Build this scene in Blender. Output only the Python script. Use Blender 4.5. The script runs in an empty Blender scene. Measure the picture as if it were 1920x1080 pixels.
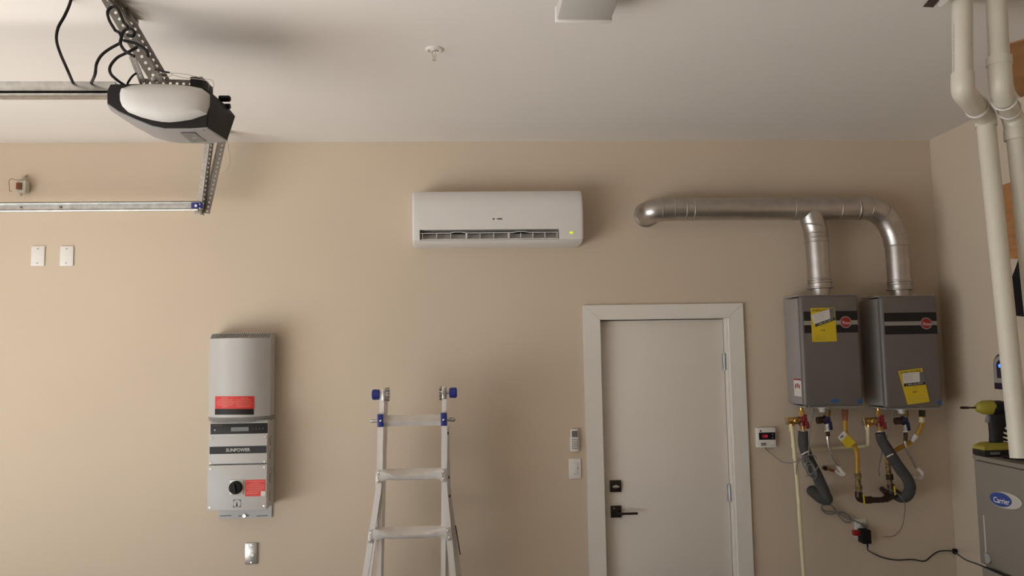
import bpy, bmesh, math, random
from mathutils import Vector, Matrix
random.seed(7)
S = bpy.context.scene
COL = S.collection
V = Vector
R = math.radians

# ---------------------------------------------------------------- camera
CAM = V((0, -4.567, 1.8365)); F = 1450.0
pit, yaw, rol = R(4.847), R(2.740), R(-0.945)
fw = V((math.sin(yaw)*math.cos(pit), math.cos(yaw)*math.cos(pit), math.sin(pit)))
rt0 = V((math.cos(yaw), -math.sin(yaw), 0)); up0 = rt0.cross(fw)
rt = rt0*math.cos(rol) + up0*math.sin(rol); up = -rt0*math.sin(rol) + up0*math.cos(rol)
cd = bpy.data.cameras.new('camera'); cam = bpy.data.objects.new('camera', cd); COL.objects.link(cam)
cd.sensor_width = 36; cd.lens = F/1920*36; cd.clip_start = 0.05
M3 = Matrix((rt, up, -fw)).transposed()
cam.matrix_world = Matrix.Translation(CAM) @ M3.to_4x4()
S.camera = cam

# ---------------------------------------------------------------- world, light, exposure
W = bpy.data.worlds.new('world'); S.world = W; W.use_nodes = True
bg = W.node_tree.nodes['Background']; bg.inputs[0].default_value = (0.75, 0.85, 1.0, 1); bg.inputs[1].default_value = 0.6
OPEN_H = 1.95                       # clear height under the partly raised garage door
def area(name, sx, sy, energy, col, loc, x_axis, n):
    """rectangular daylight source: sx along x_axis, facing n"""
    ld = bpy.data.lights.new(name, 'AREA'); ld.shape = 'RECTANGLE'; ld.size, ld.size_y = sx, sy
    ld.energy = energy; ld.color = col
    o = bpy.data.objects.new(name, ld); COL.objects.link(o)
    z = -V(n).normalized(); x = V(x_axis).normalized(); y = z.cross(x)
    m = Matrix((x, y, z)).transposed().to_4x4(); m.translation = V(loc); o.matrix_world = m
    return o
# sunlit driveway outside the garage doorway throws light up into the room; open sky adds a little cool light
area('sunlit_driveway', 5.5, 9.0, 950, (1.0, .975, .93), (-7.3, -4.0, .02), (1, 0, 0), (0, 0, 1))
area('sky_through_doorway', 5.3, OPEN_H-.1, 70, (.58, .81, 1.0), (-4.36, -4.0, OPEN_H/2), (0, 1, 0), (1, 0, 0))
sl = bpy.data.lights.new('sun', 'SUN'); sl.energy = 75; sl.angle = R(1.0); sl.color = (1, .98, .945)
so = bpy.data.objects.new('sun', sl); COL.objects.link(so)
so.rotation_euler = V((1, -.22, -.85)).to_track_quat('-Z', 'Y').to_euler()
S.view_settings.view_transform = 'Standard'; S.view_settings.look = 'None'
S.view_settings.gamma = 1; S.view_settings.use_curve_mapping = False
S.view_settings.exposure = -0.09

# ---------------------------------------------------------------- helpers
ZC, XR, XL, YB = 3.113, 2.8215, -4.3, -7.4
def ray(u, v): return rt*((u-960)/F) - up*((v-540)/F) + fw
def P(u, v, y):  r = ray(u, v); return CAM + r*((y-CAM.y)/r.y)
def PX(u, v, x): r = ray(u, v); return CAM + r*((x-CAM.x)/r.x)
def PZ(u, v, z): r = ray(u, v); return CAM + r*((z-CAM.z)/r.z)

def lin(h):
    h = h.lstrip('#'); o = []
    for i in (0, 2, 4):
        c = int(h[i:i+2], 16)/255
        o.append(c/12.92 if c <= .04045 else ((c+.055)/1.055)**2.4)
    return o+[1]
def mat(name, col, rough=.6, metal=0, var=.06, scale=12, bump=0, bscale=200, emit=None, estr=0, spec=.5, stretch=None, trans=0):
    m = bpy.data.materials.new(name); m.use_nodes = True
    nt = m.node_tree; b = nt.nodes['Principled BSDF']
    c = lin(col) if isinstance(col, str) else list(col)+[1]
    b.inputs['Roughness'].default_value = rough; b.inputs['Metallic'].default_value = metal
    b.inputs['Specular IOR Level'].default_value = spec
    tc = nt.nodes.new('ShaderNodeTexCoord'); vec = tc.outputs['Object']
    if stretch:
        mp = nt.nodes.new('ShaderNodeMapping'); mp.inputs['Scale'].default_value = stretch
        nt.links.new(vec, mp.inputs[0]); vec = mp.outputs[0]
    n = nt.nodes.new('ShaderNodeTexNoise'); n.inputs['Scale'].default_value = scale; n.inputs['Detail'].default_value = 4
    nt.links.new(vec, n.inputs['Vector'])
    r = nt.nodes.new('ShaderNodeValToRGB')
    r.color_ramp.elements[0].position = .3; r.color_ramp.elements[1].position = .7
    r.color_ramp.elements[0].color = [x*(1-var) for x in c[:3]]+[1]
    r.color_ramp.elements[1].color = [min(1, x*(1+var)) for x in c[:3]]+[1]
    nt.links.new(n.outputs['Fac'], r.inputs[0]); nt.links.new(r.outputs[0], b.inputs['Base Color'])
    if bump:
        n2 = nt.nodes.new('ShaderNodeTexNoise'); n2.inputs['Scale'].default_value = bscale
        nt.links.new(vec, n2.inputs['Vector'])
        bp = nt.nodes.new('ShaderNodeBump'); bp.inputs['Strength'].default_value = bump; bp.inputs['Distance'].default_value = .002
        nt.links.new(n2.outputs['Fac'], bp.inputs['Height']); nt.links.new(bp.outputs[0], b.inputs['Normal'])
    if emit:
        b.inputs['Emission Color'].default_value = lin(emit); b.inputs['Emission Strength'].default_value = estr
    if trans: b.inputs['Transmission Weight'].default_value = trans
    return m

class MB:
    def hoop(s, c, d, r, w):
        c, d = V(c), V(d).normalized(); x = d.orthogonal().normalized(); y = d.cross(x)
        return s.tube([c+x*(r*math.cos(a))+y*(r*math.sin(a)) for a in [2*math.pi*i/28 for i in range(28)]], w, 8, 1, closed=True)
    def __init__(s): s.bm = bmesh.new()
    def box(s, c, size, rot=None, bev=0, seg=2):
        t = bmesh.new(); bmesh.ops.create_cube(t, size=1)
        for v in t.verts: v.co = V((v.co.x*size[0], v.co.y*size[1], v.co.z*size[2]))
        if bev: bmesh.ops.bevel(t, geom=t.edges[:], offset=bev, segments=seg, affect='EDGES', profile=.5)
        m = Matrix.Translation(V(c))
        if rot is not None: m = m @ rot.to_4x4()
        s._add(t, m); return s
    def span(s, a, b, bev=0, seg=2):
        a, b = V(a), V(b)
        return s.box((a+b)/2, [abs(b[i]-a[i]) for i in range(3)], None, bev, seg)
    def _add(s, t, m=None):
        if m is not None: t.transform(m)
        mp = {v: s.bm.verts.new(v.co) for v in t.verts}
        for f in t.faces:
            try: s.bm.faces.new([mp[v] for v in f.verts])
            except ValueError: pass
        t.free()
    def ring(s, c, x, y, r, n):
        return [s.bm.verts.new(c + x*(r*math.cos(2*math.pi*i/n)) + y*(r*math.sin(2*math.pi*i/n))) for i in range(n)]
    def _bridge(s, a, b):
        n = len(a)
        for i in range(n): s.bm.faces.new((a[i], a[(i+1) % n], b[(i+1) % n], b[i]))
    def cyl(s, a, b, r, r2=None, n=16, cap=True):
        a, b = V(a), V(b); d = (b-a).normalized(); x = d.orthogonal().normalized(); y = d.cross(x)
        A = s.ring(a, x, y, r, n); B = s.ring(b, x, y, r if r2 is None else r2, n)
        s._bridge(A, B)
        if cap: s.bm.faces.new(A[::-1]); s.bm.faces.new(B)
        return s
    def lathe(s, o, axis, prof, n=20):
        o = V(o); d = V(axis).normalized(); x = d.orthogonal().normalized(); y = d.cross(x)
        rs = [s.ring(o+d*h, x, y, max(r, 1e-5), n) for r, h in prof]
        for a, b in zip(rs, rs[1:]): s._bridge(a, b)
        s.bm.faces.new(rs[0][::-1]); s.bm.faces.new(rs[-1]); return s
    def tube(s, pts, r, n=8, res=5, closed=False, cap=True, ends=None):
        pts = [V(p) for p in pts]
        if res > 1:
            q = []; N = len(pts); rng = range(N if closed else N-1)
            for i in rng:
                p0 = pts[(i-1) % N] if (closed or i > 0) else pts[0]*2-pts[1]
                p1 = pts[i]; p2 = pts[(i+1) % N]
                p3 = pts[(i+2) % N] if (closed or i+2 < N) else pts[-1]*2-pts[-2]
                for k in range(res):
                    t = k/res
                    q.append(.5*((2*p1)+(p2-p0)*t+(2*p0-5*p1+4*p2-p3)*t*t+(3*p1-p0-3*p2+p3)*t**3))
            if not closed: q.append(pts[-1])
            pts = q
        N = len(pts); rad = r if callable(r) else (lambda t: r)
        tan = [(pts[(i+1) % N]-pts[i-1]).normalized() if (closed or 0 < i < N-1) else
               ((pts[1]-pts[0]) if i == 0 else (pts[-1]-pts[-2])).normalized() for i in range(N)]
        x = tan[0].orthogonal().normalized(); rs = []
        for i in range(N):
            x = (x - tan[i]*x.dot(tan[i])).normalized(); y = tan[i].cross(x)
            rs.append(s.ring(pts[i], x, y, rad(i/max(1, N-1)), n))
        for a, b in zip(rs, rs[1:]): s._bridge(a, b)
        if closed: s._bridge(rs[-1], rs[0])
        elif cap: s.bm.faces.new(rs[0][::-1]); s.bm.faces.new(rs[-1])
        return s
    def prism(s, pts, vec):
        vec = V(vec); A = [s.bm.verts.new(V(p)) for p in pts]; B = [s.bm.verts.new(V(p)+vec) for p in pts]
        s._bridge(A, B); s.bm.faces.new(A[::-1]); s.bm.faces.new(B); return s
    def loft(s, rings, caps=True):
        rs = [[s.bm.verts.new(V(p)) for p in r] for r in rings]
        for a, b in zip(rs, rs[1:]): s._bridge(a, b)
        if caps: s.bm.faces.new(rs[0][::-1]); s.bm.faces.new(rs[-1])
        return s
    def ball(s, c, r, sc=(1, 1, 1), n=14):
        t = bmesh.new(); bmesh.ops.create_uvsphere(t, u_segments=n, v_segments=max(6, n//2), radius=r)
        s._add(t, Matrix.Translation(V(c)) @ Matrix.Diagonal((*sc, 1))); return s
    def perf(s, a, b, w, th, pitch=.024, hole=.0055):
        """flat bar from a to b, width vector w (full), real punched holes down its middle"""
        a, b, w = V(a), V(b), V(w); L = (b-a).length; n = max(1, round(L/pitch)); d = (b-a)/n
        nn = (b-a).cross(w).normalized()*th
        dn, wn = d.normalized(), w.normalized()
        for k in range(n):
            c = a+d*(k+.5); hd, hw = d*.5, w*.5
            o = [c-hd-hw, c-hw, c+hd-hw, c+hd, c+hd+hw, c+hw, c-hd+hw, c-hd]
            h = [c+dn*(hole*math.cos(t))+wn*(hole*math.sin(t)) for t in [R(225+45*i) for i in range(8)]]
            T = [s.bm.verts.new(p+nn/2) for p in o]; Th = [s.bm.verts.new(p+nn/2) for p in h]
            D = [s.bm.verts.new(p-nn/2) for p in o]; Dh = [s.bm.verts.new(p-nn/2) for p in h]
            s._bridge(T, Th); s._bridge(Th, Dh); s._bridge(Dh, D); s._bridge(D, T)
        return s
    def surf(s, mesh):
        s.bm.from_mesh(mesh); return s

BASE = {}
def _finish(mb, base):
    bm = mb.bm
    bmesh.ops.remove_doubles(bm, verts=bm.verts[:], dist=1e-6)
    bmesh.ops.recalc_face_normals(bm, faces=bm.faces[:])
    for f in bm.faces: f.smooth = True
    for e in bm.edges:
        if len(e.link_faces) != 2 or e.calc_face_angle(9) > .55: e.smooth = False
    bmesh.ops.translate(bm, vec=-base, verts=bm.verts[:])
def thing(name, label, cat, base, group=None):
    o = bpy.data.objects.new(name, None); COL.objects.link(o); o.empty_display_size = .05
    o.location = V(base); BASE[o.name] = V(base); o['label'] = label; o['category'] = cat
    if group: o['group'] = group
    return o
def part(name, mb, m, parent, label=None):
    base = BASE[parent.name]; _finish(mb, base)
    me = bpy.data.meshes.new(name); mb.bm.to_mesh(me); mb.bm.free(); me.materials.append(m)
    o = bpy.data.objects.new(name, me); COL.objects.link(o); o.parent = parent
    BASE[o.name] = base
    if label: o['label'] = label
    return o
def solo(name, label, cat, mb, m, base=None, group=None, kind=None):
    if base is None:
        mb.bm.verts.ensure_lookup_table(); n = len(mb.bm.verts)
        base = sum((v.co for v in mb.bm.verts), V())/n
    base = V(base); _finish(mb, base)
    me = bpy.data.meshes.new(name); mb.bm.to_mesh(me); mb.bm.free(); me.materials.append(m)
    o = bpy.data.objects.new(name, me); COL.objects.link(o); o.location = base; BASE[o.name] = base
    if label: o['label'] = label
    if cat: o['category'] = cat
    if group: o['group'] = group
    if kind: o['kind'] = kind
    return o
def struct(name, mb, m): return solo(name, None, None, mb, m, base=(0, 0, 0), kind='structure')
def sroot(name, base=(0, 0, 0)):
    o = bpy.data.objects.new(name, None); COL.objects.link(o); o.location = V(base); BASE[o.name] = V(base)
    o['kind'] = 'structure'; return o
def text(name, body, c, r, u, w, h, m, parent, depth=.0006, off=.0012, bold=0, label=None):
    """flat lettering fitted to w x h, centred on c in the plane spanned by r (reading direction) and u (up)"""
    cu = bpy.data.curves.new(name, 'FONT'); cu.body = body; cu.extrude = 0; cu.offset = bold; cu.resolution_u = 2
    t = bpy.data.objects.new('t', cu); COL.objects.link(t)
    dg = bpy.context.evaluated_depsgraph_get(); dg.update()
    me = bpy.data.meshes.new_from_object(t.evaluated_get(dg)); bpy.data.objects.remove(t); bpy.data.curves.remove(cu)
    xs = [v.co.x for v in me.vertices]; ys = [v.co.y for v in me.vertices]
    sx, sy = w/(max(xs)-min(xs)), h/(max(ys)-min(ys)); cx, cy = (max(xs)+min(xs))/2, (max(ys)+min(ys))/2
    r, u = V(r).normalized(), V(u).normalized(); n = r.cross(u)
    for v in me.vertices: v.co = V(c)+r*((v.co.x-cx)*sx)+u*((v.co.y-cy)*sy)+n*off
    b = MB(); b.bm.from_mesh(me); bpy.data.meshes.remove(me)
    return part(name, b, m, parent, label)
def quad(pts, th, n): return MB().prism([V(p) for p in pts], V(n).normalized()*th)
def pbox(u0, v0, u1, v1, yf, yb, bev=0, seg=2, mb=None):
    um, vm = (u0+u1)/2, (v0+v1)/2
    return (mb or MB()).span((P(u0, vm, yf).x, yf, P(um, v1, yf).z), (P(u1, vm, yf).x, yb, P(um, v0, yf).z), bev, seg)
def disc(c, n, r, th, seg=20, mb=None): return (mb or MB()).cyl(V(c), V(c)+V(n).normalized()*th, r, n=seg)
XA, YA, ZA = V((1, 0, 0)), V((0, 1, 0)), V((0, 0, 1))

# ---------------------------------------------------------------- materials
m_wall = mat('wall_paint', (.595, .487, .370), .75, var=.012, scale=2, bump=.10, bscale=260, spec=.3)
m_ceil = mat('ceiling_paint', (.74, .69, .64), .8, var=.012, scale=2, bump=.12, bscale=220, spec=.3)
m_floor = mat('concrete', (.27, .25, .23), .7, var=.12, scale=6, bump=.2, bscale=60)
m_trim = mat('trim_paint', (.74, .69, .62), .45, var=.01)
m_door = mat('door_paint', (.74, .675, .60), .5, var=.015, scale=3)
m_white = mat('white_plastic', (.74, .70, .65), .4, var=.01)
m_whiteac = mat('air_conditioner_plastic', (.70, .66, .62), .35, var=.01)
m_galv = mat('galvanized_steel', (.50, .49, .47), .33, 1, var=.16, scale=30)
m_duct = mat('duct_steel', (.52, .485, .455), .36, 1, var=.10, scale=14)
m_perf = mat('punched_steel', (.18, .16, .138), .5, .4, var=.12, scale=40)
m_alu = mat('aluminium', (.74, .70, .665), .42, .45, var=.06, scale=20, stretch=(1, 1, .1))
m_chrome = mat('chrome', (.75, .73, .70), .2, 1, var=.03)
m_dark = mat('dark_plastic', (.014, .011, .010), .6, var=.1, spec=.22)
m_black = mat('black_rubber', (.007, .006, .006), .6, var=.1, spec=.25)
m_cord = mat('black_cable', (.008, .006, .005), .6, var=.1, spec=.25)
m_shell = mat('grey_shell', (.25, .247, .258), .35, .3, var=.03)
m_lens = mat('frosted_lens', (.50, .475, .44), .65, var=.03, scale=5)
m_inv = mat('inverter_paint', (.475, .455, .43), .45, .0, var=.015)
m_heater = mat('heater_paint', (.150, .130, .117), .45, .15, var=.03)
m_hside = mat('heater_side', (.31, .285, .265), .45, .1, var=.03)
m_band = mat('dark_band', (.018, .015, .014), .5, var=.04, spec=.25)
m_lband = mat('silver_band', (.30, .285, .265), .35, .3, var=.03)
m_red = mat('red_label', (.62, .035, .025), .5, var=.05)
m_redb = mat('red_badge', (.30, .010, .014), .35, var=.04)
m_redh = mat('red_handle', (.20, .013, .017), .35, var=.05)
m_blue = mat('blue_plastic', (.012, .022, .19), .4, var=.05)
m_dblue = mat('blue_handle', (.010, .011, .055), .35, var=.05)
m_cblue = mat('blue_badge', (.012, .04, .20), .3, var=.04)
m_lblue = mat('blue_sticker', (.02, .10, .27), .45, var=.04)
m_yel = mat('yellow_paper', (.62, .44, .012), .6, var=.06)
m_yhose = mat('yellow_hose', (.45, .235, .012), .45, var=.08)
m_paper = mat('white_paper', (.66, .62, .57), .6, var=.04)
m_ink = mat('black_ink', (.01, .009, .009), .6, var=.05)
m_inkg = mat('grey_ink', (.16, .15, .14), .6, var=.05)
m_pinkink = mat('pale_ink', (.85, .40, .30), .6, var=.05)
m_brass = mat('brass', (.62, .40, .13), .28, 1, var=.15, scale=40)
m_iron = mat('dark_iron', (.055, .035, .022), .45, .6, var=.3, scale=60)
m_tape = mat('brass_tape', (.20, .13, .045), .5, .3, var=.75, scale=110)
m_foam = mat('foam_insulation', (.056, .051, .048), .85, var=.12, scale=30, bump=.2)
m_cpvc = mat('cream_pipe', (.66, .58, .36), .45, var=.05)
m_pvc = mat('white_pipe', (.60, .55, .45), .38, var=.03)
m_braid = mat('braided_steel', (.5, .47, .43), .35, .9, var=.35, scale=160)
m_cable = mat('grey_cable', (.20, .185, .165), .55, var=.05)
m_furn = mat('furnace_paint', (.180, .158, .130), .5, .1, var=.03)
m_silver = mat('silver_badge', (.55, .53, .49), .35, .5, var=.03)
m_ply = mat('plywood', (.38, .175, .06), .65, var=.22, scale=6, stretch=(1, 1, 5))
m_dry = mat('drill_yellow', (.25, .205, .018), .45, var=.08)
m_bronze = mat('dark_nickel', (.05, .04, .034), .3, .8, var=.1)
m_copper = mat('copper', (.34, .13, .07), .4, .8, var=.2, scale=40)
m_purple = mat('dark_purple_plastic', (.03, .018, .04), .4, var=.05)
m_led = mat('blue_led', (.05, .2, .9), .4, emit='#2a6cff', estr=3)
m_disp = mat('lit_display', (.6, .7, .05), .4, emit='#c9d42a', estr=.75)
m_digit = mat('red_digits', (.6, .02, .08), .4, emit='#ff2a50', estr=.8)
m_lcd = mat('lcd_panel', (.16, .17, .17), .3, var=.03)
m_vent = mat('vent_grille', (.24, .225, .21), .6, var=.05)
m_tag = mat('grey_label', (.14, .135, .125), .5, var=.15, scale=50)
m_brown = mat('brown_terminal', (.22, .07, .035), .5, var=.1)
m_cream = mat('cream_paint', (.50, .47, .38), .5, var=.1)
m_dhole = mat('dark_recess', (.02, .018, .016), .8)

# ---------------------------------------------------------------- room
dx0, dx1 = P(1122, 800, .0).x, P(1371, 800, 0).x     # rough opening of the back door
dx0, dx1 = P(1119, 600, 0).x, P(1366, 600, 0).x
dzt = 2.045
b = MB(); TH = .14
b.span((XL, 0, 0), (dx0, TH, ZC)); b.span((dx1, 0, 0), (XR+.12, TH, ZC)); b.span((dx0, 0, dzt), (dx1, TH, ZC))
b.span((dx0-.05, TH, 0), (dx1+.05, TH+.03, dzt+.05))  # unseen backing panel added to stop outside light leaking round the door
struct('wall_back', b, m_wall)
struct('wall_right', MB().span((XR, YB, 0), (XR+.12, 0, ZC)), m_wall)
struct('wall_front', MB().span((XL, YB-.12, 0), (XR+.12, YB, ZC)), mat('darkened_front_wall', (.22, .17, .12), .8))  # unseen wall behind the camera, coloured dark to cut bounced light
b = MB(); oy0, oy1 = -6.7, -1.45
b.span((XL-.14, YB, 0), (XL, oy0, ZC)); b.span((XL-.14, oy1, 0), (XL, TH, ZC)); b.span((XL-.14, oy0, 2.45), (XL, oy1, ZC))
struct('wall_left', b, m_wall)
struct('floor', MB().span((XL-.14, YB-.12, -.12), (XR+.12, TH+.3, 0)), m_floor)
struct('ceiling', MB().span((XL-.14, YB-.12, ZC), (XR+.12, TH, ZC+.12)), m_ceil)
# half-raised sectional garage door in the left wall (beyond the frame; it makes the room's light come in low)
gd = sroot('door_2', (XL-.05, -4.0, OPEN_H))
z = OPEN_H
while z < 2.4:
    part('door_panel', MB().span((XL-.06, oy0, z+.004), (XL-.01, oy1, min(z+.52, 2.449)), .006), m_white, gd); z += .525

# ---- back door
dr = sroot('door_1', ((dx0+dx1)/2, .06, 0))
sl0, sl1 = dx0+.004, dx1-.004; YS = .047
part('door_slab', MB().span((dx0+.0225, YS, .01), (dx1-.0205, YS+.04, dzt-.0225), .002), m_door, dr)
b = MB(); b.span((dx0, -.004, 0), (dx0+.018, .13, dzt)); part('door_jamb', b, m_trim, dr)
b = MB(); b.span((dx1-.018, -.004, 0), (dx1, .13, dzt)); part('door_jamb', b, m_trim, dr)
b = MB(); b.span((dx0+.018, -.004, dzt-.018), (dx1-.018, .13, dzt)); part('door_jamb', b, m_trim, dr)
ox0, ox1 = P(1094, 600, -.02).x, P(1394, 600, -.02).x; ozt = P(1240, 570.5, -.02).z
ix0, ix1 = dx0+.0165, dx1-.006; izt = dzt-.0165
def yy(pts): return [(x, -.02, z) for x, z in pts]
g = .0008
part('side_casing', MB().prism(yy([(ox0, 0), (ix0, 0), (ix0, izt-g), (ox0, ozt-g)]), (0, .02, 0)), m_trim, dr)
part('side_casing', MB().prism(yy([(ix1, 0), (ox1, 0), (ox1, ozt-g), (ix1, izt-g)]), (0, .02, 0)), m_trim, dr)
part('head_casing', MB().prism(yy([(ix0, izt+g), (ix1, izt+g), (ox1, ozt), (ox0, ozt)]), (0, .02, 0)), m_trim, dr)
for vz in (678, 923):
    p = P(1366, vz, .05); b = MB()
    b.cyl((dx1-.0235, .038, p.z-.05), (dx1-.0235, .038, p.z+.05), .0055, n=12)
    b.span((dx1-.0185, .01, p.z-.05), (dx1-.0165, .045, p.z+.05))
    b.span((dx1-.034, YS-.0015, p.z-.05), (dx1-.022, YS+.001, p.z+.05))
    part('hinge', b, m_galv, dr)
pc = P(1154, 911.5, YS-.01)
q = part('deadbolt', MB().box((pc.x, YS-.008, pc.z), (.066, .016, .068), bev=.002), m_bronze, dr)
b = MB().cyl((pc.x, YS-.016, pc.z), (pc.x, YS-.026, pc.z), .011); b.box((pc.x, YS-.032, pc.z), (.040, .010, .013), bev=.003)
part('thumb_turn', b, m_chrome, q)
pc = P(1155, 959.5, YS-.01)
q = part('lever_handle', MB().box((pc.x, YS-.006, pc.z), (.062, .012, .068), bev=.002), m_bronze, dr)
b = MB().cyl((pc.x, YS-.012, pc.z), (pc.x, YS-.052, pc.z), .012); b.box((pc.x+.058, YS-.052, pc.z-.004), (.125, .012, .014), bev=.004)
part('lever', b, m_bronze, q)
part('rose_screw', MB().cyl((pc.x-.012, YS-.012, pc.z+.02), (pc.x-.012, YS-.016, pc.z+.02), .005), m_chrome, q)

# ---------------------------------------------------------------- ceiling items
# fluorescent fixture
a, c = PZ(1042, 45, ZC-.085), PZ(1145, 41, ZC-.085)
t = thing('ceiling_light', 'white shallow rectangular ceiling light fixture, switched off, at the top edge of the photo', 'light fixture', (a.x*.5+c.x*.5, a.y-.6, ZC))
x0, x1, y1 = a.x, c.x, (a.y+c.y)/2
part('housing', MB().span((x0+.02, y1-1.22, ZC-.03), (x1-.02, y1-.01, ZC)), m_white, t)
part('diffuser', MB().span((x0, y1-1.20, ZC-.085), (x1, y1-.02, ZC-.03), .008), m_lens, t)
for yy_ in (y1-.012, y1-1.212): part('end_cap', MB().span((x0-.004, yy_-.008, ZC-.089), (x1+.004, yy_+.008, ZC-.028), .004), m_white, t)
# sprinkler
p = PZ(814, 92, ZC)
t = thing('fire_sprinkler', 'small white round fire sprinkler head with thin stem on the ceiling', 'sprinkler', p)
part('escutcheon', MB().lathe(p, -ZA, [(.037, 0), (.037, .003), (.028, .008), (.022, .004), (.015, .004)]), m_white, t)
b = MB().cyl(p-ZA*.003, p-ZA*.016, .008); b.cyl(p-ZA*.014, p-ZA*.046, .0022, n=8)
for s_ in (-1, 1): b.tube([p+V((s_*.007, 0, -.014)), p+V((s_*.009, 0, -.026)), p+V((0, 0, -.042))], .0015, 6)
part('frame', b, m_chrome, t)
part('deflector', MB().cyl(p-ZA*.046, p-ZA*.048, .010), m_chrome, t)
# torn drywall flap at the pipe hole
a = PZ(1733, 12, ZC-.005)
t = thing('paper_flap', 'torn dark and white flap hanging from the ceiling beside the left white pipe', 'paper', a)
part('dark_backing', MB().prism([PZ(1731, 13, ZC-.004), PZ(1750, 14, ZC-.02), PZ(1764, -4, ZC-.04), PZ(1752, -12, ZC-.004)], (0, 0, .003)), m_bronze, t)
b = MB()
b.prism([PZ(1756, 11, ZC-.02), PZ(1764, 13, ZC-.034), PZ(1782, -2, ZC-.06), PZ(1768, -12, ZC-.045)], (0, 0, .003))
part('white_flap', b, m_paper, t)
# plywood patches: bare wood where the drywall is cut away
b = MB()
pts = [PZ(1893, 80, ZC), PZ(1960, 62, ZC), PZ(1960, 172, ZC), PZ(1921, 181, ZC), PZ(1903, 170, ZC), PZ(1897, 140, ZC)]
pts = [V((min(p.x, XR-.002), p.y, ZC-.006)) for p in pts]
solo('plywood_patch', 'bare orange plywood patch on the ceiling at the right edge, behind the white pipes', 'plywood', b.prism(pts, (0, 0, .006)), m_ply)
b = MB()
pts = [PX(1868, 352, XR), PX(1930, 330, XR), PX(1930, 486, XR), PX(1868, 484, XR)]
solo('plywood_patch', 'bare orange plywood strip on the right wall seen between the two white pipes', 'plywood', b.prism([V((XR-.008, p.y, p.z)) for p in pts], (.008, 0, 0)), m_ply)
pts = [PX(1896.5, 522, XR-.06), PX(1911, 482, XR-.06), PX(1945, 470, XR-.06), PX(1945, 596, XR-.06), PX(1902, 592, XR-.06)]
solo('wall_box', 'black box with a slanted top on the right wall between the white pipes', 'box', MB().prism([V((XR-.06, p.y, p.z)) for p in pts], (.06, 0, 0)), m_black)

# ---------------------------------------------------------------- garage door opener
t = opener = thing('garage_door_opener', 'dark grey garage door opener motor with frosted light lens hanging from the ceiling', 'door opener', P(300, 262, -1.7))
yf, yb_ = -1.80, -1.535
def oc(x, y): return 160+x/6.353, 130+y/6.353
Fp = [(262, 250), (300, 182), (640, 175), (1000, 178), (1290, 190), (1420, 215), (1486, 275), (1480, 420), (1450, 690), (1250, 703), (950, 703), (800, 672), (600, 592), (400, 500), (262, 405)]
Kp = [(300, 330), (340, 300), (640, 295), (1000, 300), (1300, 300), (1560, 330), (1690, 440), (1785, 560), (1690, 845), (1480, 872), (1150, 868), (1000, 850), (830, 800), (600, 676), (330, 500)]
Fw = [P(*oc(*p), yf) for p in Fp]; Kw = [P(*oc(*p), yb_) for p in Kp]
# middle section keeps the hull full
Mw = [f.lerp(k, .5) for f, k in zip(Fw, Kw)]
cF = sum(Fw, V())/len(Fw)
Fi = [cF+(p-cF)*.985 for p in Fw]
for p in Fi: p.y = yf-.004
hs = part('motor_housing', MB().loft([Fi, Fw, Mw, Kw]), m_dark, t)
# grey lower shell: covers the underside strips (bottom run of the profile)
ids = [8, 9, 10, 11, 12, 13, 14]
def shellrow(A, dn, yo=0): return [A[i]+V((0, yo, dn)) for i in ids]
rowsO = [shellrow(Fw, -.004), shellrow(Mw, -.009), shellrow(Kw, -.004)]
rowsI = [shellrow(Fw, .006), shellrow(Mw, .004), shellrow(Kw, .006)]
b = MB()
b.loft([a_+c_[::-1] for a_, c_ in zip(rowsO, rowsI)])
sh = part('lower_shell', b, m_shell, t, 'light grey lower shell')
from mathutils.bvhtree import BVHTree
def onto(o, u, v, off=.002):
    bv = BVHTree.FromPolygons([w.co+BASE[o.name] for w in o.data.vertices], [p.vertices[:] for p in o.data.polygons])
    d = ray(u, v).normalized(); h = bv.ray_cast(CAM, d)
    if h[0] is None: return None, None
    n = h[1] if h[1].dot(d) < 0 else -h[1]
    return h[0]+n*off, n
qd = [onto(sh, *oc(*p)) for p in [(1130, 752), (1305, 748), (1440, 850), (1265, 862)]]
if all(p[0] is not None for p in qd):
    nn = sum((p[1] for p in qd), V()).normalized()
    lb = part('rating_label', quad([p[0] for p in qd], .0015, nn), m_tag, t)
    cc = sum((p[0] for p in qd), V())/4; r_ = (qd[1][0]-qd[0][0]).normalized(); u_ = nn.cross(r_)
    b = MB()
    for k in range(5):
        s0 = cc+r_*(-.006+.003*k)-u_*.006+nn*.002; s1 = cc+r_*(-.001+.003*k)+u_*(.004+.002*(k % 2))+nn*.002
        b.tube([s0, (s0+s1)/2+r_*.002, s1], .0006, 5, 3)
    part('logo_mark', b, m_paper, lb)
# lens: convex
Lp = [(425, 300), (440, 245), (560, 205), (720, 192), (900, 188), (1080, 195), (1250, 208), (1400, 240), (1482, 300), (1478, 420), (1450, 535), (1270, 598), (1130, 620), (1000, 632), (900, 625), (780, 602), (660, 570), (520, 515), (455, 450), (428, 380)]
L0 = [P(*oc(*p), yf-.004) for p in Lp]; cl = sum(L0, V())/len(L0)
rings = []
for s_, o_ in ((1, .004), (1, -.010), (.93, -.026), (.78, -.040), (.5, -.050), (.2, -.053)):
    rings.append([V((cl.x+(p.x-cl.x)*s_, p.y+o_, cl.z+(p.z-cl.z)*s_)) for p in L0])
part('light_lens', MB().loft(rings), m_lens, t)
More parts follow.
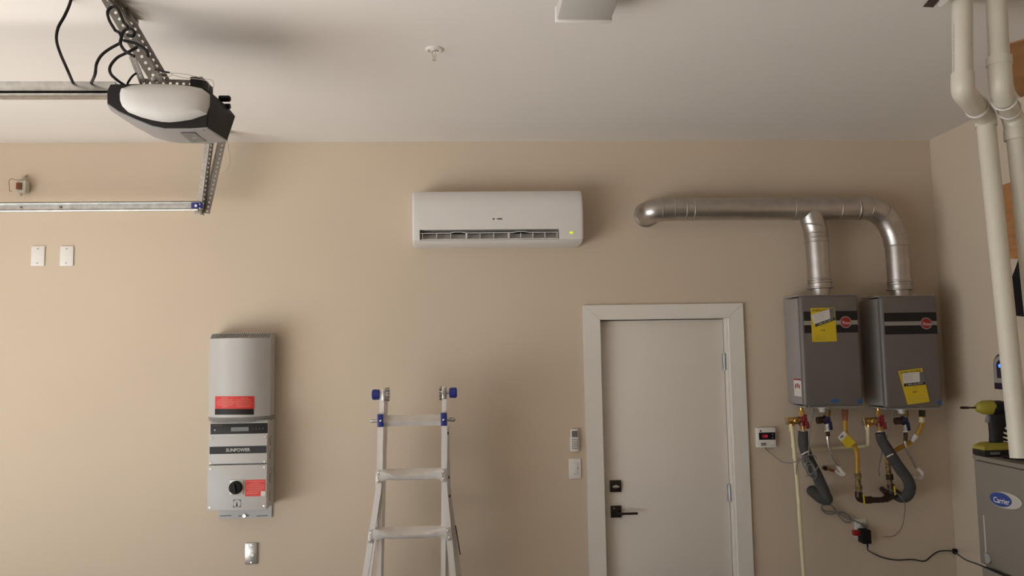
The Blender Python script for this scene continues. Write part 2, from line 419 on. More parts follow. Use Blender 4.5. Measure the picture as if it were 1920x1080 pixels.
# rear cap, knobs, top block
a, c = P(*oc(1290, 195), -1.70), P(*oc(1440, 130), -1.70)
part('rear_block', MB().span((a.x, -1.74, a.z-.02), (c.x, -1.62, c.z), .004), m_dark, t)
p = P(*oc(1660, 350), -1.62)
part('cable_grommet', MB().cyl(p-XA*.02, p+XA*.018, .012).cyl(p+XA*.01, p+XA*.022, .008), m_black, t)
p = P(*oc(1700, 440), -1.60)
part('adjustment_knob', MB().cyl(p-XA*.02, p+XA*.008, .010), m_black, t)
p = P(*oc(1415, 725), yf-.012)
part('shell_screw', MB().cyl(p, p-YA*.003, .003, n=8), m_inkg, t)
# rail
a, c = P(-60, 151, -1.66), P(205, 156, -1.66)
t = thing('opener_rail', 'silver horizontal rail with black slot running left from the opener motor', 'rail', P(100, 178, -1.66))
zt, zb = P(100, 153, -1.68).z, P(100, 180, -1.68).z; xr_ = P(206, 170, -1.68).x+.02; xl_ = XL+.2
h_ = zt-zb
part('upper_channel', MB().span((xl_, -1.685, zb+h_*.34), (xr_, -1.635, zt), .002), m_galv, t)
part('lower_lip', MB().span((xl_, -1.685, zb), (xr_, -1.635, zb+h_*.18), .002), m_galv, t)
part('belt_slot', MB().span((xl_, -1.668, zb+h_*.16), (xr_, -1.645, zb+h_*.36)), m_black, t)
# hangers
t = thing('opener_hanger', 'punched steel angle brackets holding the opener motor up to the ceiling', 'bracket', PZ(215, 5, ZC))
A0, A1 = PZ(199, -6, ZC-.002), P(297, 158, -1.80)
dA = (A1-A0).normalized(); wA = dA.cross(YA).normalized()*.040
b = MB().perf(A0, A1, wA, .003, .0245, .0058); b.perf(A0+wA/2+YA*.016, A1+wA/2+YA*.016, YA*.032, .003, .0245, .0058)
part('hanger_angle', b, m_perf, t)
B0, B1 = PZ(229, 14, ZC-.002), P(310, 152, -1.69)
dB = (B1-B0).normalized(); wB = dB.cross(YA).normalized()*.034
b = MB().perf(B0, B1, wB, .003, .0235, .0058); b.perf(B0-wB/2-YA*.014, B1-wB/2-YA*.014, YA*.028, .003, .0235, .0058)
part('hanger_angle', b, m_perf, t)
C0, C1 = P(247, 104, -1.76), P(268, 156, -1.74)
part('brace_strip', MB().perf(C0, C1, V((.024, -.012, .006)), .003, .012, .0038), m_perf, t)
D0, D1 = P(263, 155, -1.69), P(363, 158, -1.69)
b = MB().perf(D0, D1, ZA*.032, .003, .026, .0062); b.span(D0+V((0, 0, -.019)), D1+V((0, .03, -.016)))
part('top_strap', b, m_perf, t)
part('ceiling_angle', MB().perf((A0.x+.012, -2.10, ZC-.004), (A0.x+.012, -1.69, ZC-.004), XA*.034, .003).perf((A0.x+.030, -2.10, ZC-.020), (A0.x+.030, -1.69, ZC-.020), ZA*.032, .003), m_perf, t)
for q_ in ((227, 60), (288, 149), (270, 128), (244, 67)):
    p = P(*q_, -1.80); part('bolt', MB().cyl(p+YA*.004, p-YA*.008, .007, n=6).cyl(p-YA*.006, p-YA*.014, .0035, n=8), m_galv, t)
# cords
def pts_(l, y): return [P(q[0], q[1], q[2] if len(q) > 2 else y) for q in l]
b = MB(); yc = -1.85
b.tube(pts_([(145, -55), (133, 0), (122, 28), (109, 52), (106, 75), (113, 100), (126, 130), (138, 158, -1.66)], yc), .0052, 8)
b.tube(pts_([(170, 158, -1.66), (178, 140), (181, 120), (190, 104), (205, 92), (225, 81)], yc), .0052, 8)
b.tube(pts_([(225, 81), (231, 60), (243, 54), (252, 60), (248, 68), (238, 66)], yc-.05), .0055, 8)
b.tube(pts_([(216, 57), (205, 38), (202, 22), (210, 13), (220, 15), (226, 27), (232, 42), (240, 50)], yc-.09), .0052, 8)
b.tube(pts_([(216, 57), (224, 62), (228, 72), (226, 82), (234, 95), (252, 106)], yc-.05), .0052, 8)
b.tube(pts_([(232, 76), (255, 82), (272, 92), (278, 103), (276, 106)], yc-.03), .0055, 8)
b.tube(pts_([(258, 88), (240, 98), (220, 108), (207, 124), (207, 137), (218, 149), (234, 160, -1.72)], yc-.03), .0052, 8)
b.tube(pts_([(256, 137), (248, 143), (241, 153), (238, 161, -1.72)], yc+.06), .004, 8)
b.tube(pts_([(290, 130), (305, 134), (318, 136)], yc), .003, 6)
part('power_cord', b, m_cord, opener)
b = MB()
b.tube(pts_([(290, 140), (300, 144), (318, 143), (322, 138), (305, 137), (293, 139)], -1.83), .0011, 6)
b.tube(pts_([(318, 137), (340, 138), (365, 143), (384, 148), (396, 150), (401, 158), (398, 168, -1.74)], -1.83), .0011, 6)
b.tube(pts_([(322, 140), (345, 146), (370, 148), (388, 152), (392, 160), (390, 170, -1.74)], -1.83), .0011, 6)
b.tube(pts_([(425, 205, -1.52), (426, 245, -1.52), (427, 270, -1.5), (431, 295, -1.1), (428, 315, -.6), (411, 328, -.345)], -1.6), .0012, 6)
part('bell_wire', b, mat('pale_wire', (.33, .30, .25), .5), opener, 'thin pale low voltage wires')

# ---------------------------------------------------------------- door track and hangers (by the back wall)
t = thing('door_track', 'horizontal galvanized garage door track with blue painted end near the back wall', 'track', P(190, 398, -.3))
xe = P(379, 388, -.3).x; za, zb2 = P(190, 380.5, -.3).z, P(190, 396.5, -.3).z
b = MB()
b.span((XL+.6, -.302, zb2+.012), (xe, -.298, za)); b.span((XL+.6, -.334, za-.003), (xe, -.30, za)); b.span((XL+.6, -.334, za-.006), (xe, -.331, za)); b.span((XL+.6, -.30, zb2+.008), (xe, -.262, zb2+.012))
part('track_channel', b, m_galv, t)
part('track_lip', MB().cyl((XL+.6, -.304, zb2+.006), (xe-.02, -.304, zb2+.006), .0075, n=10), m_galv, t)
b = MB(); b.span((xe-.058, -.304, zb2+.012), (xe+.003, -.297, za+.001), .001); part('painted_end', b, m_blue, t, 'blue painted end of the track')
for u_, v_, r_ in ((367.5, 386, .0075), (375, 383, .0035), (375, 390.5, .0035), (113, 388, .006), (39, 388.5, .004)):
    p = P(u_, v_, -.306); part('track_bolt', MB().cyl(p+YA*.004, p-YA*.004, r_, n=10), m_chrome if u_ > 300 else m_inkg, t)
t = thing('track_hanger', 'pair of punched steel angles holding the blue-ended track up to the ceiling', 'bracket', P(385, 398, -.28))
def angle2(p0, p1, q0, q1, m, nm):
    """L angle: camera-facing flange p0-p1 wide at left edge and q0-q1 the folded flange"""
    part(nm, MB().perf(p0[0], p0[1], p1, .003, .025, .0052).perf(q0[0], q0[1], q1, .003, .025, .0052), m, t)
H0, H1 = P(371, 402, -.285), P(394.5, 225, -.285)
w_ = XA*.026
angle2((H0, H1), w_, (H0+w_/2+YA*.016+XA*.002, H1+w_/2+YA*.016+XA*.002), V((.016, .03, 0)), m_galv, 'hanger_angle')
G0, G1 = P(387.5, 400, -.26), P(426.5, 228, -.26)
dG = (G1-G0).normalized(); wG = dG.cross(YA).normalized()*.033
b = MB().perf(G0, G1, wG, .003, .025, .0052); wl = V((-.022, .026, 0))
e0 = G0+(wG*.5 if wG.x < 0 else -wG*.5)
e1 = G1+(wG*.5 if wG.x < 0 else -wG*.5)
b.perf(e0+wl/2, e1+wl/2, wl, .003, .025, .0045)
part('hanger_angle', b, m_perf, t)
part('end_stop', MB().prism([P(364, 397, -.27), P(379, 397, -.27), P(379.5, 403, -.27), P(372, 399, -.27), P(364.5, 400, -.27)], (0, .02, 0)), m_galv, t)

# ---------------------------------------------------------------- small wall items, left
def blank_plate(u, lab):
    p = P(u, 480, -.003)
    t = thing('blank_wall_plate', lab, 'wall plate', (p.x, 0, p.z-.057), 'blank plates left of the inverter')
    part('plate', MB().box((p.x, -.004, p.z), (.076, .008, .116), bev=.003), m_white, t)
    for s_ in (-1, 1): part('plate_screw', MB().cyl((p.x, -.0075, p.z+s_*.042), (p.x, -.0095, p.z+s_*.042), .0035, n=10), m_inkg, t)
blank_plate(71.5, 'white blank wall plate, left one of the pair under the track')
blank_plate(125.5, 'white blank wall plate, right one of the pair under the track')
# metal outlet plate
p = P(471.5, 1037.5, -.004)
t = thing('metal_wall_plate', 'galvanized metal wall plate low on the wall beneath the solar inverter', 'wall plate', (p.x, 0, p.z-.06))
part('plate', MB().box((p.x, -.006, p.z), (.069, .012, .117), bev=.003), m_galv, t)
for s_ in (-1, 1): part('plate_screw', MB().cyl((p.x, -.012, p.z+s_*.048), (p.x, -.0145, p.z+s_*.048), .0045, n=10), m_chrome, t)
part('knockout', MB().lathe((p.x+.004, -.011, p.z-.008), -YA, [(.014, 0), (.014, .0025), (.011, .003), (.010, .0018)]), m_galv, t)
# doorbell transformer
p = P(38, 348, -.05)
t = thing('doorbell_transformer', 'small cream transformer with brown terminal block and loose wire, above the track at far left', 'transformer', (p.x, 0, p.z))
b = MB(); pbox(31, 338, 48, 360.5, -.06, -.02, .003, mb=b); pbox(31.5, 356, 47, 361, -.066, -.02, .002, mb=b)
part('body', b, m_cream, t)
part('mount_ring', MB().cyl(P(44, 347, -.022), P(44, 347, 0), .036), m_cream, t)
q = part('terminal_block', pbox(29.5, 342, 39, 354.5, -.072, -.055, .002), m_brown, t)
for v_ in (346, 351): part('terminal_screw', MB().cyl(P(34.5, v_, -.071), P(34.5, v_, -.076), .007, n=10), m_copper, q)
part('conduit_nut', MB().cyl(P(39, 361, -.045), P(38.5, 367, -.045), .009, n=8), m_cream, t)
part('conduit_nut', MB().cyl(P(44, 333, -.03), P(50, 329, -.002), .006), m_cream, t)
b = MB().tube(pts_([(38, 338), (28, 337), (22, 335), (17, 339), (17.5, 350), (18, 358), (22, 359)], -.07), .0016, 6)
part('loose_wire', b, m_brown, t)

# ---------------------------------------------------------------- air conditioner
xa, xb = P(773.5, 405, -.18).x, P(1092, 405, -.18).x
zt_, zb_ = P(930, 357.5, -.15).z, P(930, 459.5, -.13).z
zs1, zs0 = P(930, 430, -.2).z, P(930, 449.5, -.195).z
t = thing('air_conditioner', 'white wall-mounted split air conditioner with open bottom louvre above the door', 'air conditioner', ((xa+xb)/2, 0, zb_))
xs0, xs1 = P(787, 438, -.2).x, P(1048.5, 438, -.2).x
full = [(0, zt_), (-.12, zt_), (-.165, zt_-.008), (-.19, zt_-.035), (-.203, zt_-.09), (-.208, zt_-.16), (-.206, zs1), (-.196, zs0), (-.178, zb_+.012), (-.15, zb_), (0, zb_)]
def ext(prof, x0, x1, mb=None): return (mb or MB()).prism([(x0, y, z) for y, z in prof], (x1-x0, 0, 0))
def endring(x, s_): return [V((x, -.104+(y+.104)*s_, (zt_+zb_)/2+(z-(zt_+zb_)/2)*s_)) for y, z in full]
b = MB(); b.loft([endring(xa, .955), endring(xa+.006, .99), [V((xa+.016, y, z)) for y, z in full], [V((xs0, y, z)) for y, z in full]])
part('left_end', b, m_whiteac, t)
b = MB(); b.loft([[V((xs1, y, z)) for y, z in full], [V((xb-.016, y, z)) for y, z in full], endring(xb-.006, .99), endring(xb, .955)])
re_ = part('right_end', b, m_whiteac, t)
fp = part('front_panel', ext(full[:7]+[(-.10, zs1), (0, zs1)], xs0, xs1), m_whiteac, t)
part('bottom_lip', ext([(-.196, zs0)]+full[8:]+[(0, zs0), (-.1, zs0)], xs0, xs1), m_whiteac, t)
part('outlet_recess', MB().span((xs0, -.115, zs0), (xs1, -.10, zs1)), m_dhole, t)
zm = P(930, 437.5, -.19).z
part('air_guide', ext([(-.130, zm+.006), (-.172, zs0+.002), (-.172, zs0), (-.126, zs0), (-.126, zm+.006)], xs0, xs1), m_whiteac, t)
b = MB()
n_ = 24
for i in range(n_):
    f0, f1 = i/n_, (i+1)/n_
    def zz(f): return zm+(.006 if (abs(f-.27) < .06 or abs(f-.73) < .06) else 0)
    xA, xB = xs0+.006+(xs1-xs0-.012)*f0, xs0+.006+(xs1-xs0-.012)*f1
    b.loft([[V((xA, -.198, zz(f0))), V((xA, -.160, zz(f0)+.010)), V((xA, -.160, zz(f0)+.013)), V((xA, -.198, zz(f0)+.003))],
            [V((xB, -.198, zz(f1))), V((xB, -.160, zz(f1)+.010)), V((xB, -.160, zz(f1)+.013)), V((xB, -.198, zz(f1)+.003))]])
part('louver_blade', b, m_whiteac, t)
part('louver_blade', MB().span((xs0+.004, -.196, zs0+.002), (xs1-.004, -.14, zs0+.006)), m_whiteac, t)
for u_ in (792, 818.6, 845, 874.6, 900, 925.7, 954, 976.6, 999.4, 1022, 1045):
    xv = P(u_, 442, -.19).x; w2 = .0045 if u_ in (874.6, 954) else .0016
    part('vane', MB().span((xv-w2, -.188, zs0+.006), (xv+w2, -.15, zm+.002)), m_whiteac, t)
pc = P(931.5, 410.5, -.205)
text('logo_lettering', 'GREE', P(936.5, 410.5, -.2075), XA, ZA, .031, .0085, m_ink, fp, bold=.035, off=.003)
pc = P(925.5, 410.5, -.2085)
part('logo_mark', MB().cyl(pc+YA*.004, pc-YA*.0015, .005, n=14), m_ink, fp)
pc = P(1071.5, 436.2, -.203)
part('status_display', MB().box((pc.x, -.2045, pc.z), (.020, .004, .013), bev=.001), m_disp, re_)
part('sensor_dot', MB().cyl((pc.x-.006, -.199, pc.z-.018), (pc.x-.006, -.203, pc.z-.018), .003, n=10), m_white, re_)

# ---------------------------------------------------------------- solar inverter
zct, zcb = P(453, 634, -.2).z, P(453, 782, -.2).z
xl, xr = P(389, 700, -.15).x, P(503, 700, -.17).x
xl2, xr2 = P(391.5, 870, -.17).x, P(501, 870, -.17).x
t = thing('solar_inverter', 'tall light grey solar inverter with red warning labels and black rotary switch on the wall', 'inverter', ((xl+xr)/2, 0, P(453, 972, 0).z))
part('back_plate', MB().span((P(410, 965, -.01).x, -.012, P(453, 972, -.01).z), (P(512, 700, -.01).x, 0, P(453, 640, 0).z)), m_inv, t)
# bow-front cover
def bow(s_=1, dy=0):
    o = [(xl+.004, -.02)]
    n = 30
    for i in range(n+1):
        f = i/n; x = xl+(xr-xl)*f
        e = 1-(abs(2*f-1))**2.5
        o.append((x, (-.125-.095*e)*s_+dy))
    o.append((xr-.002, -.02)); return o
hcov = zct-zcb
b = MB()
def bowring(z, s_): return [V((x, -.02+(y+.02)*s_ if y < -.02 else y, z)) for x, y in bow()]
b.loft([bowring(zcb, 1), bowring(zcb+.006, 1), bowring(zct-.006, 1), bowring(zct, 1)])
cov = part('upper_cover', b, m_inv, t)
ztop = P(453, 624.5, -.12).z
part('top_vent', MB().loft([bowring(zct, .97), bowring(ztop-.003, .74), bowring(ztop, .70)]), m_inv, t)
# slots of the top vent
b = MB(); n = 30
for i in range(1, n):
    f = i/n; x = xl+(xr-xl)*f; e = 1-(abs(2*f-1))**2.5; y0 = -.02+(-.105-.095*e)*.96; y1 = -.02+(-.105-.095*e)*.77
    b.loft([[V((x-.003, y0-.003, zct+.002)), V((x+.001, y0-.003, zct+.002)), V((x+.001, y0+.012, zct+.002)), V((x-.003, y0+.012, zct+.002))],
            [V((x+.002, y1-.004, ztop-.004)), V((x+.006, y1-.004, ztop-.004)), V((x+.006, y1+.012, ztop-.004)), V((x+.002, y1+.012, ztop-.004))]])
part('vent_slots', b, m_tag, t)
zg = P(453, 791, -.18).z
part('bottom_vent', MB().loft([bowring(zcb, .99), bowring(zg, .84)]), m_vent, t)
b = MB()
for i in range(1, 32):
    f = i/32; x = xl+(xr-xl)*f; e = 1-(abs(2*f-1))**2.5; y = -.02+(-.105-.095*e)*.86-.004
    b.box((x, y, zg+.003), (.004, .004, .003))
part('vent_edge', b, m_white, t)
# body below the cover
part('side_body', MB().span((xl2+.006, -.165, P(453, 955, -.17).z), (xr2-.002, -.012, P(453, 789, -.17).z)), m_inv, t)
def fpx(u0, v0, u1, v1, yf=-.185, yb=-.16, bev=.002): return pbox(u0, v0, u1, v1, yf, yb, bev)
part('display_housing', fpx(392.5, 792, 502.5, 817), m_inv, t)
dp = part('display_panel', fpx(394.5, 794, 501.5, 813.5, -.188, -.18, .001), m_band, t)
part('lcd_screen', fpx(433, 801, 466, 808.5, -.1895, -.187, 0), m_lcd, dp)
b = MB()
for u_ in (474, 480.5, 487, 493.5): p = P(u_, 804, -.188); b.cyl(p+YA*.001, p-YA*.002, .006, n=12)
part('buttons', b, m_ink, dp)
part('indicator_light', disc(P(403, 806.5, -.188), -YA, .004, .002), m_paper, dp)
text('panel_lettering', 'SUNPOWER', P(407.5, 797.5, -.188), XA, ZA, .050, .005, m_inkg, dp)
up_ = part('upper_front_panel', fpx(391.5, 816, 500.8, 869.5), m_inv, t)
bd = part('name_band', fpx(393, 836.8, 499.5, 850.5, -.187, -.18, 0), m_ink, t)
text('name_lettering', 'SUNPOWER', P(446.5, 843.5, -.187), XA, ZA, .130, .0185, m_paper, bd, bold=.006)
lp = part('lower_front_panel', fpx(388.8, 872, 500, 956.5, -.190), m_inv, t)
for o_, L in ((up_, ((396.5, 821.5), (497.5, 819.5), (394.5, 868 - 0), (496, 866))), (lp, ((394.5, 879), (495.5, 876), (393, 951.5), (494.5, 948.5)))):
    for u_, v_ in L: part('panel_screw', disc(P(u_, v_, -.186 if o_ is up_ else -.190), -YA, .0045, .003, 10), m_chrome, o_)
# red label on the cover
def cover_quad(u0, v0, u1, v1, off, m, nm, par):
    n = 10; rows = []
    for k in range(n+1):
        u = u0+(u1-u0)*k/n
        a_, nn_ = onto(cov, u, v0, off); c_, _ = onto(cov, u, v1, off)
        rows.append([a_, c_, c_+YA*.0012, a_+YA*.0012])
    return part(nm, MB().loft(rows), m, par)
wl_ = cover_quad(404, 743, 476.5, 766.5, .002, m_red, 'warning_label', t)
cover_quad(403.6, 766.5, 475.6, 777.5, .002, m_band, 'rating_label', t)
b = MB()
for k, (ua, ub) in enumerate([(417, 428), (410, 437), (407, 441), (406, 440), (408, 436), (418, 427), (452, 465), (443, 470), (443, 471), (442, 474), (443, 472), (445, 469)]):
    v_ = 746.5+3.2*(k % 6); a_, n1 = onto(cov, ua, v_, .0035); c_, _ = onto(cov, ub, v_-.2, .0035); b.tube([onto(cov, ua+(ub-ua)*q_/5, v_, .0038)[0] for q_ in range(6)], .0011, 4, 1)
part('warning_print', b, m_pinkink, wl_)
# rotary switch, label, symbol
part('switch_plate', fpx(430.5, 899.5, 456.5, 927, -.196, -.188, .003), m_silver, lp)
p = P(442.5, 914, -.196)
kn = part('rotary_switch', MB().lathe(p, -YA, [(.036, 0), (.036, .012), (.032, .022), (.026, .024)], 24), m_black, t)
part('switch_grip', MB().box(p-YA*.027, (.012, .012, .05), Matrix.Rotation(R(-8), 3, 'Y'), .002), m_dark, kn)
w2 = part('shutdown_label', fpx(459.5, 899.5, 497.5, 930.5, -.1915, -.189, 0), m_red, lp)
b = MB()
for k, (ua, ub) in enumerate([(462, 496), (471, 487), (464, 494), (461, 496), (462, 495), (466, 492), (461, 485), (461, 484)]):
    v_ = 902.5+3.3*k; b.tube([P(ua, v_, -.1925), P(ub, v_-.4, -.1925)], .0010, 4, 1)
# label texts are parts of the lower panel as well
part('shutdown_print', b, m_pinkink, lp)
part('white_sticker', fpx(489, 921, 497.5, 930, -.193, -.191, 0), m_paper, lp)
sy = part('symbol_plate', fpx(437, 936.5, 451.5, 951.5, -.1912, -.189, 0), m_inkg, lp)
p = P(444.3, 944, -.1912)
part('symbol_ring', MB().cyl(p, p-YA*.001, .020, n=20), m_inv, lp)
part('symbol_pointer', MB().prism([p+V((-.005, -.001, -.016)), p+V((.005, -.001, -.016)), p+V((0, -.001, .014))], (0, -.001, 0)), m_ink, lp)
# knockouts on the right side face, bracket slots
xs_ = xr2-.002
for v_ in (826, 852, 896, 930):
    zk = P(510, v_, -.09).z; c_ = V((xs_, -.085, zk))
    part('knockout', MB().tube([c_+V((.001, .026*math.cos(a_), .026*math.sin(a_))) for a_ in [R(q_) for q_ in range(100, 265, 20)]], .0018, 5, 1), m_inkg, t)
zk = P(510, 752, -.09).z
part('side_latch', MB().box((xs_, -.085, zk), (.012, .03, .022), bev=.002), m_inv, t)
zk = P(510, 878, -.09).z
part('side_latch', MB().box((xs_, -.085, zk), (.012, .04, .022), bev=.002), m_inv, t)
for ua, ub in ((411.5, 434), (446, 468), (480, 503)):
    part('bracket_slot', MB().tube([P(ua+1, 967.5, -.013), P(ub-1, 966.7, -.013)], .0024, 6, 1), m_inkg, t)
p = P(458.5, 967, -.014); part('bracket_bolt', MB().cyl(p, p-YA*.008, .010, n=6), m_chrome, t)

# ---------------------------------------------------------------- ladder
t = thing('extension_ladder', 'aluminium folding multi-position ladder with blue knobs standing against the back wall', 'ladder', (P(770, 1080, -.3).x, -.3, 0))
def rail(path, w, dep, mb=None):
    """path: (x, y, z) front-left edges going down; box section w wide, dep deep"""
    rings = [[V((x, y, z)), V((x+w, y, z)), V((x+w, y+dep, z)), V((x, y+dep, z))] for x, y, z in path]
    return (mb or MB()).loft(rings)
YO, YI = -.46, -.425
def down(u, v, y): q = P(u, v, y); return (q.x, y, q.z)
def to_floor(p0, p1):
    k = (0-p1[2])/(p1[2]-p0[2]); return (p1[0]+(p1[0]-p0[0])*k, p1[1], 0.02)
# flared outer rails (front)
l0, l1, l2, l3 = down(708.3, 776, YO), down(706.3, 880, YO), down(703.8, 919, YO), down(679, 1080, YO)
part('outer_rail', rail([l0, l1, l2, l3, to_floor(l2, l3)], .030, .030), m_alu, t)
r0, r1, r2, r3 = down(828, 776, YO), down(827.3, 880, YO), down(827.8, 917, YO), down(843.5, 1080, YO)
part('outer_rail', rail([r0, r1, r2, r3, to_floor(r2, r3)], .030, .030), m_alu, t)
# straight inner rails
a0, a1 = down(712, 737, YI), down(705.5, 1080, YI); part('inner_rail', rail([a0, a1, to_floor(a0, a1)], .024, .028), m_alu, t)
a0, a1 = down(829, 737, YI), down(826.5, 1080, YI); part('inner_rail', rail([a0, a1, to_floor(a0, a1)], .024, .028), m_alu, t)
# rear half: inner and outer rails behind
YR = -.335
def side_rail(u0, u1, v1u0, v1u1):
    """rear half of a rail: its inner flank runs back and to the right from the front rail"""
    def sec(z, xa, xb): return [V((xa, YI+.03, z)), V((xb, YR+.03, z)), V((xa-.012, YR+.03, z)), V((xa-.012, YI+.03, z))]
    zt_, zb_ = P(720, 737, YI).z, P(720, 1080, YI).z
    xa0, xb0, xa1, xb1 = P(u0, 737, YI+.03).x, P(u1, 737, YR+.03).x, P(v1u0, 1080, YI+.03).x, P(v1u1, 1080, YR+.03).x
    k = (.02-zt_)/(zb_-zt_)
    return MB().loft([sec(zt_, xa0, xb0), sec(.02, xa0+(xa1-xa0)*k, xb0+(xb1-xb0)*k)])
part('rear_rail', side_rail(719.5, 728, 712, 719.5), m_alu, t)
part('rear_rail', side_rail(835, 838, 833, 840), m_alu, t)
k0, k1, k2 = down(835, 880, YR+.05), down(836, 917, YR+.05), down(857, 1080, YR+.05)
part('rear_outer_rail', rail([down(833, 800, YR+.05), k0, k1, k2, to_floor(k1, k2)], .024, .03), m_alu, t)
k0, k1, k2 = down(712, 880, YR+.05), down(709, 919, YR+.05), down(688, 1080, YR+.05)
part('rear_outer_rail', rail([down(713, 800, YR+.05), k0, k1, k2, to_floor(k1, k2)], .024, .03), m_alu, t)
a_, c_ = P(854, 985, YR+.045), P(863, 1040, YR+.045)
part('side_stripe', MB().tube([a_, c_], .003, 6, 1), m_ink, t)
b = MB()
for u_, v_ in ((840, 812), (841.5, 895), (843, 930)): p = P(u_, v_, YR+.048); b.box(p, (.006, .006, .014))
part('side_mark', b, m_ink, t)
# rungs
def rung(uL, uR, vt, vb, y, flare, nm='rung'):
    xL_, xR_ = P(uL, vb, y).x, P(uR, vb, y).x
    zt2, zb3 = P((uL+uR)/2, vt, y).z, P((uL+uR)/2, vb, y).z; zm_ = (zt2+zb3)/2
    hh = (zt2-zb3)/2; rings = []
    for f, k in ((0, .95), (.02, 1.15), (.14, .8), (.25, 1), (.75, 1), (.86, .8), (.98, 1.15), (1, .95)) if flare else ((0, 1), (1, 1)):
        x = xL_+(xR_-xL_)*f
        pr_ = [(-.004, -.15), (.016, .25), (.036, .65), (.054, 1), (.060, .9), (.060, -.9), (.046, -1), (.014, -1), (.008, -.75), (.001, -.45)]
        if flare and k != 1: pr_ = [(-.006, .55), (0, .9), (.012, 1.0), (.045, 1.0), (.055, .6), (.055, -.6), (.045, -1), (.012, -1), (0, -.9), (-.006, -.3)]
        if flare and k < .9: pr_ = [(-.004, .45), (.004, .7), (.012, .8), (.045, 1.0), (.055, .6), (.055, -.6), (.045, -1), (.012, -.8), (.004, -.7), (-.004, -.2)]
        rings.append([V((x, y+dy, zm_+hh*dz*(k if k > 1 else 1))) for dy, dz in pr_])
    return part(nm, MB().loft(rings), m_alu, t)
rung(717.5, 829, 779, 799, -.445, False)
for vt, vb, uL, uR, pl, pr2 in ((881, 901, 712, 829, ((710, 887), (709.5, 901)), ((831.5, 884.5), (831.7, 897.5))),
                                (991, 1011, 699, 838.5, ((696.5, 999), (694.5, 1012.5)), ((840.5, 994.5), (843, 1008)))):
    rung(uL, uR, vt, vb, YO-.004, True)
    for pp in (pl, pr2):
        c_ = (P(*pp[0], YO-.004)+P(*pp[1], YO-.004))/2; d_ = P(*pp[1], YO-.004)-P(*pp[0], YO-.004)
        br = part('rung_bracket', MB().box(c_, (.028, .005, .068), Matrix.Rotation(-math.atan2(d_.x, -d_.z), 3, 'Y'), .001), m_silver, t)
        for q_ in pp: part('rivet', MB().ball(P(*q_, YO-.007), .0055, (1, .6, 1), 10), m_chrome, br)
z_ = P(770, 1001, YO).z
for k in range(1, 3):
    zz_ = z_-.31*k; wq = .18+.062*k*.9
    xm = P(769, 1001, YO).x
    if zz_ > .08: part('rung', MB().span((xm-wq-.01, YO, zz_-.025), (xm+wq+.01, YO+.05, zz_+.025), .006), m_alu, t)
# hinges and knobs
for sgn, u0, uk, vk, ug, vg in ((-1, 720.5, 704.5, 740.2, 726, 740), (1, 833, 849.5, 736.5, 827.5, 738)):
    c_ = P(u0, 740 if sgn < 0 else 736, YI)
    hg = part('hinge_block', MB().box((c_.x, YI+.01, c_.z), (.022, .05, .066), bev=.003), m_galv, t)
    g_ = P(ug, vg, YI)
    b = MB().cyl((g_.x-.009, YI+.022, g_.z), (g_.x+.009, YI+.022, g_.z), .036, n=20)
    for k in range(10):
        a_ = 2*math.pi*k/10; b.box((g_.x, YI+.022+.035*math.cos(a_), g_.z+.035*math.sin(a_)), (.017, .008, .008))
    part('ratchet_disc', b, m_brass if False else m_galv, t)
    b = MB()
    for k in range(4): b.box((g_.x-sgn*.006, YI-.013, g_.z-.027+.016*k), (.008, .003, .006))
    part('disc_notch', b, m_ink, t)
    q_ = P(uk, vk, YI)
    part('hinge_pin', MB().cyl((c_.x, YI+.01, q_.z), (q_.x, YI+.01, q_.z), .007), m_galv, t)
    part('lock_knob', MB().lathe((q_.x-.020, YI+.01, q_.z), XA, [(.022, 0), (.027, .004), (.028, .034), (.022, .040)] if sgn > 0 else [(.022, 0), (.028, .006), (.027, .036), (.022, .040)], 18), m_blue, t)
    # blue collar with rivet and pull pin
    ucl = 713.2 if sgn < 0 else 832
    c2 = P(ucl, 788.5 if sgn < 0 else 786.5, YO)
    cl_ = part('blue_collar', MB().box((c2.x, YO+.02, c2.z), (.031, .056, .066), bev=.003), m_blue, t)
    part('rivet', MB().ball((c2.x+(.003 if sgn < 0 else 0), YO-.009, c2.z-.001), .006, (1, .6, 1), 10), m_chrome, cl_)
    e_ = c2.x+sgn*.055
    part('pull_pin', MB().lathe((c2.x+sgn*.014, YO+.02, c2.z-.003), XA*sgn, [(.010, 0), (.008, .012), (.009, .03), (.006, .042)] if sgn < 0 else [(.009, 0), (.009, .02), (.013, .026), (.011, .04), (.005, .046)], 12), m_galv, t)

# ---------------------------------------------------------------- remote, switch, controller
p = P(1077.5, 825.5, -.02)
t = thing('remote_control', 'white remote control in a wall holder above the light switch', 'remote', (p.x, 0, p.z-.066))
part('holder', MB().box((p.x, -.008, p.z-.022), (.052, .016, .085), bev=.004), m_white, t)
bo = part('body', MB().box((p.x, -.018, p.z), (.046, .020, .130), bev=.006), m_white, t)
part('screen', MB().box((p.x, -.0285, p.z+.037), (.034, .002, .036)), m_inkg, bo)
b = MB()
for r_ in range(6):
    for c_ in range(3): b.box((p.x-.013+.013*c_, -.0285, p.z+.006-.0105*r_), (.0085, .003, .0045))
part('buttons', b, m_inkg, bo)
p = P(1078, 878.5, -.006)
t = thing('light_switch', 'white rocker light switch plate beside the door under the remote', 'switch', (p.x, 0, p.z-.058))
part('plate', MB().box((p.x, -.005, p.z), (.071, .010, .116), bev=.003), m_white, t)
part('rocker', MB().box((p.x, -.010, p.z), (.034, .008, .067), Matrix.Rotation(R(3), 3, 'X'), .002), m_white, t)
part('dimmer_slider', MB().box((p.x+.0145, -.012, p.z+.015), (.003, .005, .034)), m_inkg, t)
x0_, x1_ = P(1419, 820, -.03).x, P(1454.8, 820, -.03).x; z0_, z1_ = P(1437, 839, -.03).z, P(1437, 802, -.03).z
